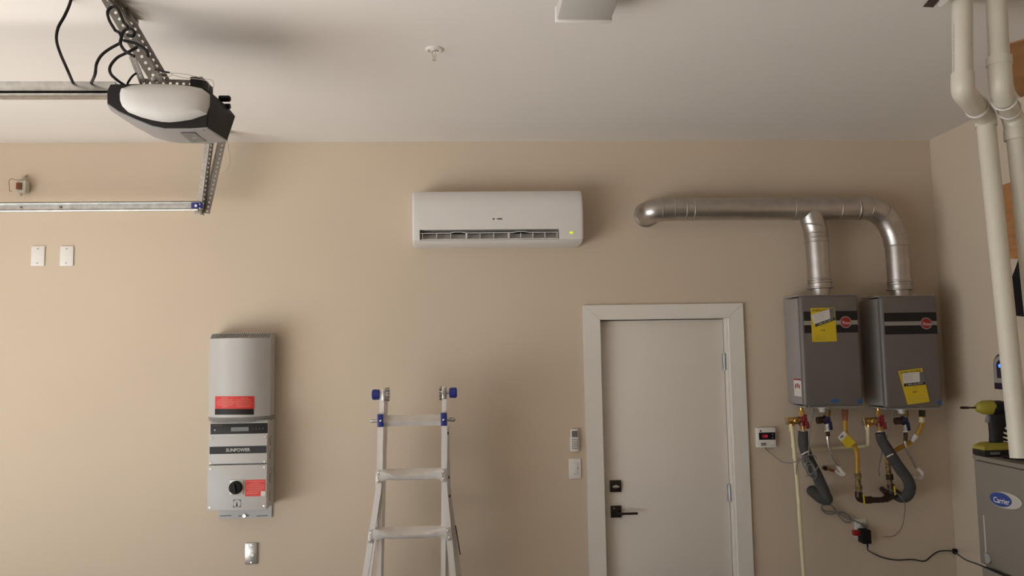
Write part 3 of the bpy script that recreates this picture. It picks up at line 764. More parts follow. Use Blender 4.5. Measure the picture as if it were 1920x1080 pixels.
t = thing('heater_controller', 'white square water heater controller with red lit digits right of the door', 'controller', ((x0_+x1_)/2, 0, z0_))
part('case', MB().span((x0_, -.032, z0_), (x1_, 0, z1_), .004), m_white, t)
sc = part('display', pbox(1423.2, 811, 1453.8, 824.5, -.0335, -.031), m_black, t)
text('digits', '120', P(1434.5, 817.7, -.034), XA, ZA, .030, .0155, m_digit, sc)
for v_ in (814.3, 820.5):
    p = P(1448.7, v_, -.0335); part('arrow_mark', MB().prism([p+V((-.004, 0, -.002)), p+V((.004, 0, -.002)), p+V((0, 0, .003))], (0, -.001, 0)), m_paper, sc)
part('round_logo', disc(P(1426, 808, -.032), -YA, .006, .0015), m_copper, t)
part('button', pbox(1427, 830, 1437, 836, -.0335, -.031, .001), m_lband, t)
part('button', pbox(1446, 828.5, 1452.5, 833, -.0335, -.031, .001), m_white, t)

# ---------------------------------------------------------------- water heaters
def heater(uL, uR, vT, vB, lab, badge, band, tag, stk, extra, uside):
    yf = -.265
    um, vm = (uL+uR)/2, (vT+vB)/2
    x0, x1, z0, z1 = P(uL, vm, yf).x, P(uR, vm, yf).x, P(um, vB, yf).z, P(um, vT, yf).z
    t = thing('water_heater', lab, 'water heater', ((x0+x1)/2, 0, z0), 'tankless water heaters')
    part('case', MB().span((x0+.004, -.238, z0+.012), (x1-.004, -.02, z1-.012), .006), m_hside, t)
    fc = part('front_cover', MB().span((x0, yf, z0), (x1, -.222, z1), .020, 5), m_heater, t)
    part('wall_flange', MB().span((x0+.02, -.02, z0+.05), (x1-.02, -.001, z1-.05)), m_hside, t)
    b = MB()
    b.span((x0-.004, -.250, z1-.004), (x1+.004, -.05, z1+.003)); part('top_flange', b, m_hside, t)
    part('bottom_flange', MB().span((x0+.01, -.25, z0-.004), (x1-.004, -.05, z0+.004)), m_hside, t)
    for fx in (.08, .40, .62, .93):
        part('cover_screw', MB().ball((x0+(x1-x0)*fx, yf+.005, z1-.004), .003, n=8), m_chrome, fc)
        part('cover_screw', MB().ball((x0+(x1-x0)*fx, yf+.005, z0+.005), .003, n=8), m_chrome, fc)
    zz = [P(um, v, yf).z for v in band]
    xa_, xb_ = x0+.020, x1-.012
    part('dark_band', MB().span((xa_, yf-.0015, zz[1]), (xb_, yf+.004, zz[0])), m_band, fc)
    part('silver_band', MB().span((xa_, yf-.0018, zz[2]), (xb_, yf+.004, zz[1])), m_lband, fc)
    part('dark_band', MB().span((xa_, yf-.0015, zz[3]), (xb_, yf+.004, zz[2])), m_band, fc)
    p = P(*badge, yf)
    lg = part('badge', MB().cyl(p+YA*.001, p-YA*.0035, .0335, n=28), m_lband, t)
    part('badge_field', MB().cyl(p-YA*.003, p-YA*.0045, .0285, n=28), m_redb, lg)
    text('badge_lettering', 'Rheem', p+V((.003, -.0045, -.003)), V((1, 0, -.06)), ZA, .046, .019, m_paper, lg)
    # tag: yellow sheet with a white sticker
    yq = [P(u, v, yf-.001) for u, v in tag['sheet']]
    tg = part('energy_tag', quad(yq, .0012, -YA), m_yel, t)
    e = yf-.0024
    r_ = (yq[1]-yq[0]).normalized(); u2 = (yq[0]-yq[3]).normalized()
    W_ = (yq[1]-yq[0]).length; H_ = (yq[0]-yq[3]).length
    def at(fx, fy): q = yq[3].lerp(yq[2], fx).lerp(yq[0].lerp(yq[1], fx), fy); return V((q.x, e, q.z))
    up3 = (-YA).cross(r_)
    text('tag_heading', 'ENERGYGUIDE', at(.5, .93), r_, up3, W_*.84, H_*.07, m_ink, tg, bold=.01, off=.0004)
    text('tag_number', '163', at(.46, .34), r_, up3, W_*.17, H_*.05, m_ink, tg, bold=.01, off=.0004)
    b = MB()
    for fy, a_, c_ in ((.46, .35, .62), (.20, .15, .86), (.145, .15, .80), (.10, .15, .86), (.055, .15, .60)): b.tube([at(a_, fy), at(c_, fy)], .0006, 4, 1)
    part('tag_print', b, m_inkg, tg)
    wq = [V((*(P(u, v, yf-.003)),)) for u, v in tag['white']]
    part('white_card', quad(wq, .0010, -YA), m_paper, tg)
    bq = [P(u, v, yf-.0042) for u, v in tag['strip']]
    part('phone_strip', quad(bq, .0006, -YA), m_ink, tg)
    c_ = sum(bq, V())/4; r3 = ((bq[1]-bq[0])+(bq[2]-bq[3])).normalized()
    text('phone_lettering', '1-800-432-8373', c_+V((0, -.001, 0)), r3, (-YA).cross(r3), (bq[1]-bq[0]).length*.78, (bq[3]-bq[0]).length*.52, m_paper, tg, off=.0006)
    part('photo_patch', quad([P(u, v, yf-.0042) for u, v in tag['photo']], .0005, -YA), m_tag, tg)
    w0, w1, w3 = wq[0], wq[1], wq[3]; b = MB()
    for fy in (.10, .22, .3, .38, .5, .58): b.tube([w0.lerp(w3, fy)+(w1-w0)*.08+V((0, -.0012, 0)), w0.lerp(w3, fy)+(w1-w0)*(.62 if fy < .2 else .5)+V((0, -.0012, 0))], .0009 if fy < .2 else .0005, 4, 1)
    part('card_print', b, m_inkg, tg)
    p = P(*stk, yf); part('corner_sticker', MB().cyl(p+YA*.001, p-YA*.001, .013, n=16), m_lblue, fc)
    if extra:
        p = P(1565.5, 751.5, yf)
        b = MB(); b.lathe(p+YA*.001, -YA, [(1, 0), (1, .002)], 24)
        for v in b.bm.verts: v.co = V((p.x+(v.co.x-p.x)*.0265, v.co.y, p.z+(v.co.z-p.z)*.011))
        ov = part('oval_sticker', b, m_lblue, fc)
        xs = x0+.004
        # side label on the left face
        pa = P(1481, 713, -.16)
        za_, zb_ = P(1488, 713, -.17).z, P(1488, 743, -.17).z
        part('side_label', MB().span((xs-.001, -.225, zb_), (xs+.002, -.125, za_)), m_paper, t)
        part('side_label_band', MB().span((xs-.0016, -.225, za_), (xs+.002, -.125, za_+.009)), m_redb, t)
        b = MB()
        for k in range(3): b.box((xs-.001, -.2+.025*k, za_-.035+.006*(k % 2)), (.002, .014, .024))
        part('side_label_mark', b, m_redh, t)
    # outlet collar on top and drain cap below are part of the unit
    return t, x0, x1, z0, z1
tl = dict(sheet=[(1519.5, 577.8), (1565.5, 576.8), (1569, 640), (1522.8, 641.3)],
          white=[(1520, 590.5), (1563, 577.5), (1565, 600), (1528.5, 612.5)],
          strip=[(1528, 607.6), (1565.2, 594.7), (1565.8, 600), (1528.8, 612.8)],
          photo=[(1555, 578), (1564.6, 576.9), (1565, 594.5), (1556.5, 597.5)])
tr = dict(sheet=[(1683.8, 695.8), (1728.8, 690), (1743, 753.3), (1701.7, 758.7)],
          white=[(1691.3, 700), (1729, 696.8), (1735, 720.8), (1695, 725)],
          strip=[(1694.8, 719.3), (1734.3, 715.3), (1735.3, 720.9), (1695.2, 725)],
          photo=[(1724, 698), (1731, 696.5), (1734.2, 715), (1725, 716)])
h1 = heater(1503.5, 1615, 553, 763, 'grey tankless water heater with yellow tag at its top, left one, nearer the door', (1585.3, 604), (583.5, 601, 609, 624), tl, (1612, 752.5), True, 1470)
h2 = heater(1655, 1763.5, 554.5, 766, 'grey tankless water heater with tilted yellow tag at its bottom, right one, by the corner', (1736.2, 606.3), (586, 602.5, 610, 626.5), tr, (1761.5, 755), False, 1640)
for i, (h, cu) in enumerate(((h1, 1542), (h2, 1690))):
    t_, x0, x1, z0, z1 = h; c_ = P(cu, 770, -.17)
    part('drain_cap', MB().cyl((c_.x, -.17, z0+.002), (c_.x, -.17, z0-.016), .026).cyl((c_.x, -.17, z0-.014), (c_.x, -.17, z0-.036), .018), m_white, t_)
    part('drain_bracket', MB().span((c_.x+.028, -.125, z0-.014), (c_.x+.08, -.09, z0-.004)), m_black, t_)

# ---------------------------------------------------------------- vent duct
YD = -.14
t = thing('vent_duct', 'silver galvanized round vent duct running along the wall over both water heaters', 'duct', P(1430, 415, YD))
rad = .066
def seam(c, d, k=1.045, w=.005, mb=None, r=rad):
    c, d = V(c), V(d).normalized(); return (mb or MB()).lathe(c-d*w, d, [(r, 0), (r*k, w*.5), (r*k, w*1.5), (r, w*2)], 28)
hl = P(1262, 392.5, YD); hr = P(1625, 391, YD)
zh = hl.z; d_h = (hr-hl).normalized()
e0 = P(1221, 395, YD)
# left elbow into the wall
el = [hl, P(1245, 393, YD), V((e0.x+.012, YD+.012, e0.z)), V((e0.x, -.07, e0.z)), V((e0.x, -.004, e0.z))]
q = part('wall_elbow', MB().tube(el, rad*1.03, 28, 5), m_duct, t)
part('seam_ring', seam(el[0], d_h), m_duct, q); part('seam_ring', seam(P(1239, 393, YD), d_h, 1.06), m_duct, q)
part('wall_collar', MB().lathe((e0.x, 0, e0.z), -YA, [(rad*1.16, 0), (rad*1.16, .004), (rad*1.05, .006)], 28), m_duct, t)
def along(u): k = (P(u, 392, YD).x-hl.x)/(hr.x-hl.x); return hl.lerp(hr, k)
q = part('pipe_section', MB().cyl(along(1262), along(1483), rad, n=28), m_duct, t)
for u_ in (1284, 1299): part('seam_ring', seam(along(u_), d_h), m_duct, q)
q = part('tee_fitting', MB().cyl(along(1483), along(1573), rad*1.02, n=28), m_duct, t)
part('seam_ring', seam(along(1486), d_h, 1.05), m_duct, q); part('seam_ring', seam(along(1572), d_h, 1.05), m_duct, q)
q = part('pipe_section', MB().cyl(along(1573), along(1608), rad, n=28), m_duct, t)
part('seam_ring', seam(along(1606), d_h, 1.05), m_duct, q)
# tee branch down
tb = along(1527); b0, b1 = P(1531, 452, YD), P(1537.5, 540, YD); d_v = (b1-b0).normalized()
q = part('tee_branch', MB().tube([along(1519)-ZA*.01, along(1521)-ZA*.055, P(1529, 432, YD), b0], rad*1.0, 28, 5), m_duct, t)
part('seam_ring', seam(P(1525.5, 424, YD), d_v-XA*.2), m_duct, q); part('seam_ring', seam(P(1529.5, 438, YD), d_v), m_duct, q)
q = part('pipe_section', MB().cyl(b0-d_v*.01, b1, rad*.97, n=28), m_duct, t)
part('seam_ring', seam(b0+d_v*.005, d_v, 1.06), m_duct, q); part('seam_ring', seam(b0-d_v*.02, d_v), m_duct, q)
for k_ in (.05, .033, .0): part('seam_ring', seam(b1-d_v*k_, d_v, 1.05 if k_ else 1.10, .006), m_duct, q)
b = MB(); part('storm_collar', MB().cyl(b1-d_v*.004, V((b1.x+.001, YD, h1[4]+.004)), rad*.78, n=28), m_duct, t)
# right elbow: gored
b2, b3 = P(1681, 458, YD), P(1687, 543, YD); d_w = (b3-b2).normalized()
eb = [along(1608), along(1628), P(1652, 402, YD), P(1668, 421, YD), P(1677, 441, YD), b2]
q = part('gored_elbow', MB().tube(eb, rad*1.03, 28, 2), m_duct, t)
for c_, d_ in ((along(1629), XA+V((0, 0, -.12))), (P(1655, 404, YD), V((.8, 0, -.6))), (P(1670, 423, YD), V((.5, 0, -.9))), (P(1678, 442, YD), V((.2, 0, -1)))):
    part('seam_ring', seam(c_, d_, 1.05, .004, r=rad*1.02), m_duct, q)
q = part('pipe_section', MB().cyl(b2-d_w*.01, b3, rad*.97, n=28), m_duct, t)
part('seam_ring', seam(b2+d_w*.01, d_w, 1.06), m_duct, q); part('seam_ring', seam(b2-d_w*.03, d_w), m_duct, q)
for k_ in (.05, .033, .0): part('seam_ring', seam(b3-d_w*k_, d_w, 1.05 if k_ else 1.10, .006), m_duct, q)
part('storm_collar', MB().cyl(b3-d_w*.004, V((b3.x+.001, YD, h2[4]+.004)), rad*.78, n=28), m_duct, t)
for u_, v_ in ((1425, 372.5), (1453, 373)): p = P(u_, v_, YD-.03); part('sealant_blob', MB().ball(p, .007, (1.6, 1, .6), 10), m_white, t)

# ---------------------------------------------------------------- plumbing under the heaters
def pipe(l, y, r, n=12, res=5): return MB().tube(pts_(l, y), r, n, res)
zf1, zf2 = h1[3], h2[3]
# --- left hot valve
def hot_valve(o, lab, left):
    ox, oy = o
    def q(x, y): return (x+ox, y+oy)
    yv = -.17
    t = thing('hot_water_valve', lab, 'valve', P(*q(1503, 790), yv))
    part('brass_union', MB().cyl(P(*q(1502, 764), yv), P(*q(1503, 771), yv), .010).cyl(P(*q(1503, 769.5), yv), P(*q(1503.2, 782), yv), .0165, n=8), m_brass, t)
    part('valve_body', MB().ball(P(*q(1505, 787), yv), .026, (1, .9, 1.1)).cyl(P(*q(1503, 780), yv), P(*q(1505, 798), yv), .019), m_redh, t)
    part('relief_valve', MB().cyl(P(*q(1478, 789.5), yv), P(*q(1498, 788.5), yv), .021).lathe(P(*q(1492, 789), yv-.018), -YA, [(.016, 0), (.016, .012), (.010, .016)], 12).cyl(P(*q(1483, 789), yv), P(*q(1485, 799), yv), .016), m_brass, t)
    part('relief_lever', MB().box(P(*q(1473.5, 789.5), yv), (.006, .02, .042), bev=.001), m_chrome, t)
    part('red_handle', MB().box(P(*q(1509, 783.5), yv-.032), (.020, .012, .042), Matrix.Rotation(R(12), 3, 'Y'), .004).box(P(*q(1514, 797), yv-.032), (.022, .012, .042), Matrix.Rotation(R(-10), 3, 'Y'), .004), m_redh, t)
    part('brass_nipple', MB().cyl(P(*q(1504.5, 794), yv), P(*q(1505.5, 809), yv), .0135, n=10), m_brass, t)
    part('white_ring', MB().cyl(P(*q(1505.5, 807.3), yv), P(*q(1505.5, 809), yv), .0148), m_white, t)
hot_valve((0, 0), 'red handled brass hot water valve under the left water heater', True)
hot_valve((144.5, 1), 'red handled brass hot water valve under the right water heater', False)
def cold_valve(o, lab):
    ox, oy = o
    def q(x, y): return (x+ox, y+oy)
    yv = -.17
    t = thing('cold_water_valve', lab, 'valve', P(*q(1549, 785), yv))
    part('brass_union', MB().cyl(P(*q(1551, 768), yv), P(*q(1551, 781), yv), .019, n=8), m_tape, t)
    part('valve_body', MB().ball(P(*q(1549, 787), yv), .026, (1, .9, 1.1)), m_dblue, t)
    part('side_cap', MB().cyl(P(*q(1532, 788.5), yv), P(*q(1546, 787), yv), .020).lathe(P(*q(1535, 788.5), yv-.014), -YA, [(.014, 0), (.014, .010), (.009, .013)], 12), m_iron, t)
    part('steel_nipple', MB().cyl(P(*q(1551, 794), yv), P(*q(1551.5, 807), yv), .0155, n=10), m_chrome, t)
    part('blue_handle', MB().box(P(*q(1557, 798), yv-.026), (.020, .012, .050), Matrix.Rotation(R(-6), 3, 'Y'), .004), m_dblue, t)
    part('hose_nut', MB().cyl(P(*q(1552, 808), yv), P(*q(1552.3, 818), yv), .0115, n=8), m_iron, t)
    part('white_ring', MB().cyl(P(*q(1551.6, 806.5), yv), P(*q(1551.7, 808.5), yv), .015), m_white, t)
cold_valve((0, 0), 'blue handled cold water valve under the left water heater')
cold_valve((146, 1.5), 'blue handled cold water valve under the right water heater')
# --- braided hoses
t = thing('braided_hose', 'braided steel hose curving into a white elbow under the left water heater', 'hose', P(1560, 880, -.1), 'braided water supply hoses')
part('hose', pipe([(1552.3, 816), (1552.8, 830), (1556, 843), (1563, 858), (1573, 874)], -.165, .0078), m_braid, t)
part('crimp_collar', pipe([(1551.8, 816), (1552, 824)], -.165, .0095, res=1), m_chrome, t)
part('plastic_elbow', MB().tube(pts_([(1570, 873), (1578, 884), (1583, 889), (1576, 889, -.13), (1566, 883, -.11)], -.16), .0095, 10), m_white, t)
part('wall_stub', pipe([(1572, 886, -.11), (1557, 881, -.06), (1546, 878, -.02)], -.1, .0085), m_copper, t)
part('stop_collar', MB().cyl(P(1548, 878.5, -.045), P(1545, 877, -.001), .013), m_iron, t)
t = thing('braided_hose', 'braided steel hose curving into a white elbow under the right water heater', 'hose', P(1710, 885, -.1), 'braided water supply hoses')
part('hose', pipe([(1698, 818), (1697.5, 832), (1702, 845), (1710, 860), (1719, 878)], -.165, .0078), m_braid, t)
part('hose_nut', pipe([(1698, 816), (1698, 827)], -.165, .011, res=1), m_iron, t)
part('plastic_elbow', MB().tube(pts_([(1718, 876), (1725, 883), (1729, 889), (1726, 896, -.14), (1718, 897, -.12)], -.16), .0105, 10), m_white, t)
part('wall_stub', pipe([(1720, 897, -.12), (1708, 893, -.02)], -.1, .008), m_white, t)
# --- foam covered pipes
t = thing('insulated_pipe', 'dark grey foam covered pipe bending into the wall below the left water heater', 'pipe', P(1540, 940, -.05), 'foam covered hot water pipes')
def frad(t_): return .027+.004*min(1, t_*1.6)
part('foam_sleeve', MB().tube(pts_([(1505.7, 808.5), (1507, 835), (1517, 862), (1531, 890), (1542, 914), (1549, 932)], -.17), frad, 16, 6), m_foam, t)
part('foam_elbow', MB().tube(pts_([(1546, 926, -.17), (1551, 936, -.16), (1541, 935, -.11), (1529, 926, -.06), (1522, 920, -.002)], -.15), .031, 16, 6), m_foam, t)
part('cable_tie', MB().tube([P(1503, 853, -.205), P(1510, 849, -.21), P(1518, 845.5, -.205)], .004, 8, 3), m_white, t)
t = thing('insulated_pipe', 'dark grey foam covered pipe hooking round to the wall below the right water heater', 'pipe', P(1690, 935, -.05), 'foam covered hot water pipes')
part('foam_sleeve', MB().tube(pts_([(1650, 812), (1654, 826), (1666, 846), (1680, 868), (1694, 888)], -.18), frad, 16, 6), m_foam, t)
part('foam_elbow', MB().tube(pts_([(1690, 882, -.18), (1702, 899, -.18), (1706.5, 915, -.17), (1700, 930, -.14), (1688, 932, -.09), (1676, 925, -.002)], -.16), .031, 16, 6), m_foam, t)
part('cable_tie', MB().tube([P(1663, 857, -.215), P(1668, 854, -.22), P(1674.5, 851, -.215)], .004, 8, 3), m_white, t)
# --- cream discharge pipes
t = thing('discharge_pipe', 'long cream plastic pipe dropping to the floor right of the door', 'pipe', V((P(1507, 1080, -.17).x, -.17, 0)))
e_ = P(1507.3, 1080, -.17); s_ = P(1495, 905, -.17); k_ = (0.0-e_.z)/(e_.z-s_.z)
part('pipe', MB().tube([P(1484.5, 800, -.17), P(1491, 860, -.17), s_, e_, e_+(e_-s_)*k_], .0110, 12, 1), m_cpvc, t)
part('threaded_adapter', MB().cyl(P(1484, 796, -.17), P(1485.3, 808, -.17), .0155, n=10), m_cpvc, t)
for v_, u_ in ((836, 1488.2), (856, 1490.3), (938, 1498)): part('coupling', MB().cyl(P(u_-.4, v_-5, -.17), P(u_+.4, v_+5, -.17), .0128), m_cpvc, t)
t = thing('discharge_pipe', 'short cream plastic pipe running level along the wall between the two heaters\' valves', 'pipe', P(1560, 842, -.06))
part('pipe', MB().tube(pts_([(1627, 801, -.16), (1627.5, 828, -.15), (1626, 835, -.13), (1615, 837, -.08), (1560, 841, -.05), (1493, 846, -.05)], -.1), .0100, 10, 3), m_cpvc, t)
part('threaded_adapter', MB().cyl(P(1626.7, 796, -.16), P(1627, 806, -.16), .0145), m_cpvc, t)
# --- gas
t = thing('gas_hose', 'yellow gas hose with a yellow and white tag under the left water heater', 'gas hose', P(1600, 840, -.17))
part('gas_nut', MB().cyl(P(1584.3, 768, -.17), P(1584.3, 779, -.17), .018, n=6).cyl(P(1584.3, 778, -.17), P(1584.5, 788, -.17), .015, n=8), m_copper, t)
part('hose', MB().tube(pts_([(1585, 784), (1584.5, 800), (1587, 816), (1597, 830), (1604.5, 841), (1607, 855), (1607.5, 887)], -.17), .0128, 12, 6), m_yhose, t)
tq = [P(1570.5, 820, -.2), P(1582, 807.5, -.2), P(1605, 830.5, -.2), P(1588.5, 841, -.2)]
tg = part('hose_tag', quad(tq, .002, -YA), m_yel, t)
part('tag_white_end', quad([P(1570.5, 820, -.2025), P(1582, 807.5, -.2025), P(1589, 814.5, -.2025), P(1577.5, 828, -.2025)], .0008, -YA), m_paper, tg)
part('tag_print', quad([P(1575, 819.5, -.2035), P(1579.5, 815, -.2035), P(1582, 818, -.2035), P(1577.5, 822, -.2035)], .0006, -YA), m_inkg, tg)
t = thing('gas_hose', 'yellow gas hose passing behind the foam pipe under the right water heater', 'gas hose', P(1700, 830, -.12))
part('gas_nut', MB().cyl(P(1729, 769, -.17), P(1729, 781, -.17), .018, n=6), m_iron, t)
part('hose', MB().tube(pts_([(1729, 779, -.17), (1728, 795, -.165), (1721, 812, -.15), (1706, 830, -.125), (1685, 841, -.11), (1670, 852, -.11), (1664, 862, -.11), (1665.5, 872, -.11)], -.14), .0125, 12, 6), m_yhose, t)
part('white_sleeve', pipe([(1718.5, 815.5, -.147), (1709, 826.5, -.13)], -.14, .0155, res=1), m_white, t)
part('hose_tip', pipe([(1728.6, 783), (1728, 792)], -.166, .0155, res=1), m_cpvc, t)
t = thing('gas_pipe', 'dark iron gas pipe manifold forming a U between the two gas hoses', 'pipe', P(1640, 940, -.1))
part('left_riser', MB().tube(pts_([(1607.5, 884), (1609, 905), (1610.5, 928)], -.16), .0155, 12, 3), m_tape, t)
for v_ in (892, 914): part('threaded_collar', MB().cyl(P(1608.2+(v_-892)*.08, v_-4, -.16), P(1608.8+(v_-892)*.08, v_+4, -.16), .019, n=10), m_tape, t)
part('corner_elbow', MB().tube(pts_([(1610, 922, -.16), (1611.5, 934, -.16), (1624, 937.5, -.15), (1634, 937, -.145)], -.16), .0205, 14, 4), m_iron, t)
part('cross_pipe', MB().tube(pts_([(1630, 937.5, -.146), (1655, 937, -.13), (1668, 932, -.12)], -.14), .0165, 12, 3), m_iron, t)
part('corner_elbow', MB().tube(pts_([(1660, 935.5, -.13), (1670, 930, -.12), (1671.5, 918, -.115), (1669.5, 908, -.11)], -.12), .0205, 14, 4), m_iron, t)
part('right_riser', MB().tube(pts_([(1665, 868), (1666, 880), (1668, 896), (1669.5, 912)], -.11), .0145, 12, 3), m_tape, t)
part('union_nut', MB().cyl(P(1667.4, 889, -.11), P(1668.4, 899, -.11), .021, n=8), m_iron, t)
part('wall_pipe', MB().tube(pts_([(1663, 926, -.11), (1656, 919, -.03), (1654, 917, -.001)], -.1), .016, 12, 3), m_iron, t)
for a_, c_ in (((1619, 927), (1621, 946)), ((1676.5, 911.5), (1679, 928))):
    part('yellow_tie', MB().tube(pts_([a_, ((a_[0]+c_[0])/2, (a_[1]+c_[1])/2), c_], -.178 if a_[0] < 1650 else -.15), .005, 8, 2), m_yel, t)
# --- cables at the heaters
b = MB()
b.tube(pts_([(1526.5, 766, -.2), (1525.5, 776), (1521, 792), (1518, 815), (1516.5, 845), (1515.5, 860)], -.215), .0034, 6)
for k in range(9):
    cx_, cy_ = 1512+1.3*k, 868+2.2*k*.9; rx, ry = 8+random.uniform(-1.5, 2), 23+random.uniform(-5, 3); tl_ = R(-20+random.uniform(-6, 6))
    L = []
    for i in range(12):
        a_ = 2*math.pi*i/12; ex, ey = rx*math.cos(a_), ry*.72*math.sin(a_)
        L.append(P(cx_+ex*math.cos(tl_)-ey*math.sin(tl_), cy_+ex*math.sin(tl_)+ey*math.cos(tl_), -.222-.004*k))
    b.tube(L, .0026, 5, 3, closed=True)
b.tube(pts_([(1493, 890), (1494, 872), (1503, 860), (1516, 853), (1528, 855), (1531, 860)], -.225), .003, 6)
b.tube(pts_([(1510, 893), (1522, 889), (1532, 878), (1535, 871)], -.26), .003, 6)
b.tube(pts_([(1434.5, 839, -.012), (1439, 845, -.012), (1449, 853, -.02), (1460, 862, -.06), (1470, 867, -.12), (1483, 868, -.19), (1493, 865, -.21), (1500, 858, -.22)], -.1), .0028, 6)
solo('controller_cable', 'coiled thin grey cable hanging from the left heater and running to the controller', 'cable', b, m_cable)
b = MB()
b.tube(pts_([(1674, 768, -.2), (1673, 785), (1670, 802), (1664, 817), (1656, 835, -.16), (1651, 858, -.15), (1648, 880, -.13), (1649, 893, -.12)], -.2), .0030, 6)
b.tube(pts_([(1655, 842, -.15), (1650, 868, -.14), (1646, 884, -.12)], -.15), .0025, 6)
solo('sensor_cable', 'thin grey cable hanging from the right water heater beside its red valve', 'cable', b, m_cable)
b = MB()
b.tube(pts_([(1661, 914, -.19), (1672, 920), (1684, 927), (1693, 937, -.215), (1697, 952, -.1), (1692, 985, -.02), (1682, 1000, -.02), (1672, 1006, -.02), (1655, 1006, -.02)], -.205), .0022, 6)
solo('thin_wire', 'thin pale wire looping from the right foam pipe towards the outlet', 'wire', b, m_cable)
# --- outlet and plugs
x0_, x1_ = P(1602.8, 990, -.008).x, P(1625, 990, -.008).x
z0_, z1_ = P(1614, 1009, -.008).z, P(1614, 973, -.008).z
t = thing('wall_outlet', 'white wall outlet below the gas pipes with plugs in it', 'outlet', ((x0_+x1_)/2, 0, z0_))
part('plate', MB().span((x0_, -.008, z0_), (x1_, 0, z1_), .003), m_white, t)
for v_ in (983, 999): c_ = P(1614, v_, -.008); part('receptacle', MB().box(c_, (.034, .004, .034), bev=.001), m_white, t)
solo('red_plug', 'small red plug in the lower left of the wall outlet', 'plug', pbox(1602.3, 995.3, 1617.5, 1005, -.045, -.009, .004), m_redb)
t = thing('power_adapter', 'black plug-in power adapter in the wall outlet', 'adapter', P(1626, 1020, -.05))
part('body', pbox(1618, 994.5, 1634.5, 1020.5, -.075, -.010, .006), m_black, t)
part('strain_relief', MB().cyl(P(1626.3, 1019, -.045), P(1626.8, 1029, -.045), .006, .003), m_black, t)
cx = P(1783, 1033, 0)
b = MB()
ck = V((XR-.012, -.012, cx.z))
line = pts_([(1626.8, 1028, -.045), (1628, 1032, -.03), (1638, 1038, -.012), (1655, 1045.5, -.008), (1681, 1050, -.008), (1711, 1049, -.008), (1733, 1052, -.008), (1748, 1041, -.008), (1760, 1034, -.008), (1778, 1032.5, -.01)], -.01)
b.tube(line+[ck+V((-.004, -.004, 0))], .0032, 6)
e_ = PX(1836, 1059, 1.944); e2 = PX(1885, 1080, 1.944)
b.tube([ck+V((-.004, -.004, 0)), (ck+e_)/2+V((0, 0, -.012)), e_, e2], .0032, 6, 6)
solo('adapter_cord', 'thin black cord from the adapter along the wall to the furnace', 'cord', b, m_cord)
solo('cable_clip', 'black cable clip in the room corner holding the thin black cord', 'clip', MB().box(ck, (.022, .022, .03), bev=.004), m_black)
t = thing('grey_extension_cord', 'grey cord with loose loops plugged into the wall outlet', 'cord', P(1580, 965, -.03))
b = MB()
b.tube(pts_([(1549, 938, -.1), (1554, 943, -.06), (1562, 952), (1569, 960), (1580, 967), (1593, 973), (1608, 979), (1620, 985.5, -.03), (1623, 987, -.012)], -.03), .0046, 8)
b.tube(pts_([(1569, 960), (1563, 951), (1552, 946), (1543, 948), (1541, 953), (1548, 958), (1560, 959), (1569, 961)], -.026), .004, 8)
b.tube(pts_([(1569, 960), (1560, 964), (1548, 962), (1540, 954)], -.026), .004, 8)
b.tube(pts_([(1569, 961), (1580, 961), (1590, 966), (1596, 973), (1594, 979), (1586, 979), (1577, 972), (1569, 962)], -.024), .0042, 8)
part('loops', b, m_cable, t)
part('plug', MB().cyl(P(1616, 983.5, -.026), P(1624, 987.5, -.010), .010), m_cable, t)

# ---------------------------------------------------------------- right side: furnace, pipes, drill, alarm
XF = 1.95; YF1, YF0 = -1.562, -2.20; ZF = 1.409; zsm = .990
PB = PZ(1913, 859, ZF)
t = thing('furnace', 'grey beige furnace cabinet with blue oval badge at the lower right', 'furnace', (XF+.4, (YF1+YF0)/2, 0))
part('cabinet', MB().span((XF+.022, YF0, .0), (XR-.03, YF1, ZF), .004), m_furn, t)
part('upper_door', MB().span((XF, YF0+.01, zsm+.004), (XF+.021, YF1-.002, ZF-.018), .006), m_furn, t)
part('lower_door', MB().span((XF, YF0+.01, .06), (XF+.021, YF1-.010, zsm-.006), .006), m_furn, t)
part('top_lip', MB().span((XF-.002, YF0, ZF-.016), (XF+.022, YF1, ZF+.001), .003), m_furn, t)
def pr_oval(u0, v0, u1, v1, hh, n=28):
    a_, c_ = PX(u0, v0, XF), PX(u1, v1, XF); m_ = (a_+c_)/2; hv = (c_-a_)/2
    return [m_+hv*math.cos(2*math.pi*i/n)+ZA*(hh*math.sin(2*math.pi*i/n)) for i in range(n)]
bg_ = part('badge', MB().prism([V((XF-.001, p.y, p.z)) for p in pr_oval(1857.5, 933, 1918.5, 944, .030)], (-.004, 0, 0)), m_silver, t)
part('badge_field', MB().prism([V((XF-.005, p.y, p.z)) for p in pr_oval(1858.5, 932.5, 1899.5, 941, .0255)], (-.0015, 0, 0)), m_cblue, bg_)
a_, c_ = PX(1863, 936, XF-.007), PX(1894, 942, XF-.007)
text('badge_lettering', 'Carrier', (a_+c_)/2, c_-a_, ZA, (c_-a_).length*.98, .021, m_paper, bg_, bold=.008)
a_, c_ = PX(1845, 966, XF), PX(1847, 1056, XF)
part('door_edge_trim', MB().span((XF-.003, a_.y-.003, c_.z), (XF+.002, a_.y+.003, a_.z), .001), m_silver, t)
p = PX(1855, 1047, XF)
b = MB().prism([V((XF-.008, p.y+.5*dy, p.z+.6*dz)) for dy, dz in ((.028, .030), (-.012, .030), (-.030, .012), (-.030, -.012), (-.012, -.030), (.028, -.030))], (.008, 0, 0))
part('door_latch', b, m_vent, t)
part('pipe_flange', MB().lathe(PB, ZA, [(.062, 0), (.062, .010), (.046, .014)], 24), m_black, t)

